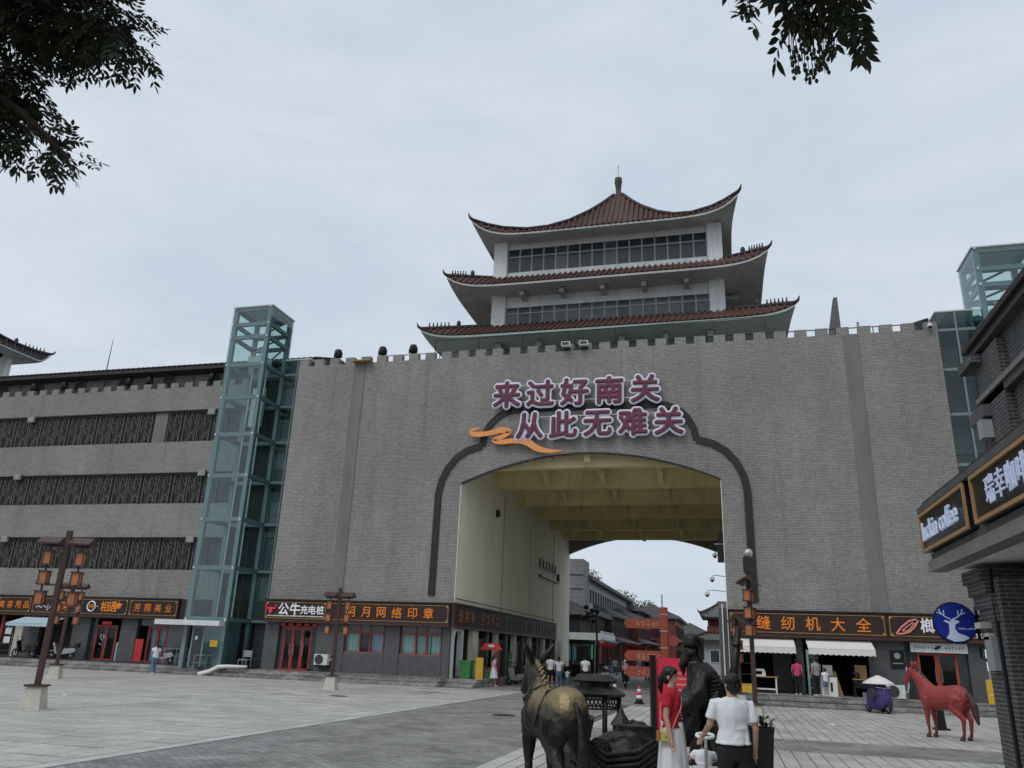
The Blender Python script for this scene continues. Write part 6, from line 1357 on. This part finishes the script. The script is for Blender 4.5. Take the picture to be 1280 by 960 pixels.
def overhang_tree(label, base, trunk, branches, blobs, seed, leaf, ln, fruit=None):
    rr = random.Random(seed); t = thing('leafy_tree', label, 'tree', base); B = Vector(base)
    MB().tube([Vector(p)-B for p in trunk], [.2, .17, .14, .1][:len(trunk)], 10).build('trunk', 'bark', t, True)
    for br in branches: MB().tube([Vector(p)-B for p in br], [.07*(1-.8*i/(len(br)-1))+.004 for i in range(len(br))], 7).build('limb', 'bark', t, True)
    mb = MB(); tw = MB()
    for (c, r, n_) in blobs:
        c = Vector(c)-B
        for k in range(n_):
            v = Vector((rr.gauss(0, 1), rr.gauss(0, 1), rr.gauss(0, 1))); v = v.normalized()*(rr.random()**.45); p = c+Vector((v.x*r[0], v.y*r[1], v.z*r[2]))
            d = (v+Vector((rr.uniform(-.6, .6), rr.uniform(-.6, .6), rr.uniform(-.7, .2)))).normalized(); foliage(mb, p, d, ln*rr.uniform(.7, 1.2), rr, rr.choice((4, 5, 6)), leaf)
            if k % 6 == 0: tw.tube([c, c.lerp(p, .6)+Vector((0, 0, .05)), p], [.008, .005, .003], 4)
    tag(mb.build('crown', 'leaf', t), kind='stuff'); tag(tw.build('twigs', 'bark', t), kind='stuff')
    if fruit:
        f = MB(); st = MB()
        for k in range(fruit[2]):
            c = Vector(fruit[0])-B+Vector((rr.uniform(-1, 1)*fruit[1][0], rr.uniform(-1, 1)*fruit[1][1], 0)); l = rr.uniform(.12, fruit[1][2]); st.tube([c, c+Vector((rr.uniform(-.02, .02), 0, -l))], .0022, 3)
            for q in range(rr.choice((2, 3, 4))): f.ell(c+Vector((rr.uniform(-.012, .012), rr.uniform(-.012, .012), -l+.028*q)), (.011, .011, .016), 6, 4)
        tag(f.build('fruit', 'fruit', t, True), kind='stuff'); tag(st.build('fruit_stalks', 'bark', t), kind='stuff')
    return t
overhang_tree('large tree whose dense dark leaves hang over the plaza edge', (0.0, -41.5, 0), [(0, -41.5, 0), (.1, -41.3, 2.5), (.4, -40.9, 4.6), (.6, -40.5, 6.5)],
    [[(.4, -40.9, 4.6), (1.1, -40.0, 5.8), (1.8, -39.1, 6.3), (2.5, -38.6, 6.3), (2.95, -38.4, 6.2)], [(.6, -40.5, 6.2), (1.2, -39.6, 6.0), (1.8, -38.8, 5.85), (2.2, -38.4, 5.6), (2.5, -38.2, 5.3)], [(.6, -40.5, 6.4), (0, -39.8, 7.5), (-.6, -39, 8.2)], [(.5, -40.7, 5.5), (-.6, -41.6, 6.6), (-1.6, -42.2, 7.2)]],
    [((2.45, -38.6, 6.44), (.5, .5, .24), 330), ((2.85, -38.4, 6.28), (.24, .3, .15), 60), ((2.0, -38.45, 6.0), (.26, .4, .26), 150), ((2.05, -38.3, 5.53), (.24, .3, .13), 75), ((2.38, -38.2, 5.42), (.17, .2, .08), 20),
     ((1.2, -38.9, 6.2), (.8, .8, .7), 220), ((2.3, -38.9, 7.0), (.9, .7, .4), 160), ((0, -39.6, 7.6), (1.4, 1.4, .9), 260), ((-1.2, -41.8, 7.2), (1.4, 1.4, .8), 200)], 11, .068, .2)
overhang_tree('tree with larger leaves and hanging seed strings over the plaza', (10.3, -43.9, 0), [(10.3, -43.9, 0), (10.2, -43.7, 2.2), (9.8, -43.0, 4.2), (9.4, -42.2, 5.4)],
    [[(9.6, -42.6, 4.8), (9.0, -41.0, 5.7), (8.4, -39.6, 5.9), (7.95, -38.6, 5.6), (7.7, -38.45, 5.45)], [(9.4, -42.2, 5.4), (10, -42.5, 6.6), (10.4, -43, 7.4)]],
    [((7.5, -38.5, 5.55), (.14, .2, .05), 12), ((7.9, -38.5, 5.6), (.22, .25, .05), 30), ((7.66, -38.44, 5.4), (.06, .1, .05), 6), ((8.03, -38.36, 5.46), (.08, .1, .05), 11), ((7.9, -38.8, 5.95), (.7, .6, .3), 120), ((9.0, -40.6, 6.3), (1.0, 1.0, .5), 160), ((10.2, -43, 7.3), (1.3, 1.3, .8), 180)], 23, .085, .19,
    fruit=((7.8, -38.36, 5.42), (.13, .1, .42), 40))
# trees among the far roofs
def round_tree(label, x, y, h, r, seed):
    rr = random.Random(seed); t = thing('street_tree', label, 'tree', (x, y, 0)); MB().tube([(0, 0, 0), (.1, 0, h*.5), (0, 0, h)], [.22, .16, .06], 7).build('trunk', 'bark', t, True); mb = MB()
    for k in range(900):
        v = Vector((rr.gauss(0, 1), rr.gauss(0, 1), rr.gauss(0, 1))).normalized()*(rr.random()**.4); p = Vector((v.x*r, v.y*r, h+v.z*r*.8)); a = Vector((rr.uniform(-1, 1), rr.uniform(-1, 1), rr.uniform(-1, 1))).normalized()*.28; b = a.cross(Vector((rr.uniform(-1, 1), rr.uniform(-1, 1), .3))).normalized()*.16
        mb.add([p, p+a*.5+b, p+a, p+a*.5-b], [(0, 1, 2, 3)])
    tag(mb.build('crown', 'leaf_far', t), kind='stuff')
round_tree('small green tree behind the grey roof beyond the arch', -12.5, 118, 11.5, 3.2, 1); round_tree('green tree rising over the pale building roof', -17, 104, 14.5, 2.6, 2); round_tree('dark green tree at the bend of the street', -9, 126, 10.5, 2.8, 3)
bpy.data.scenes.remove(TMP)
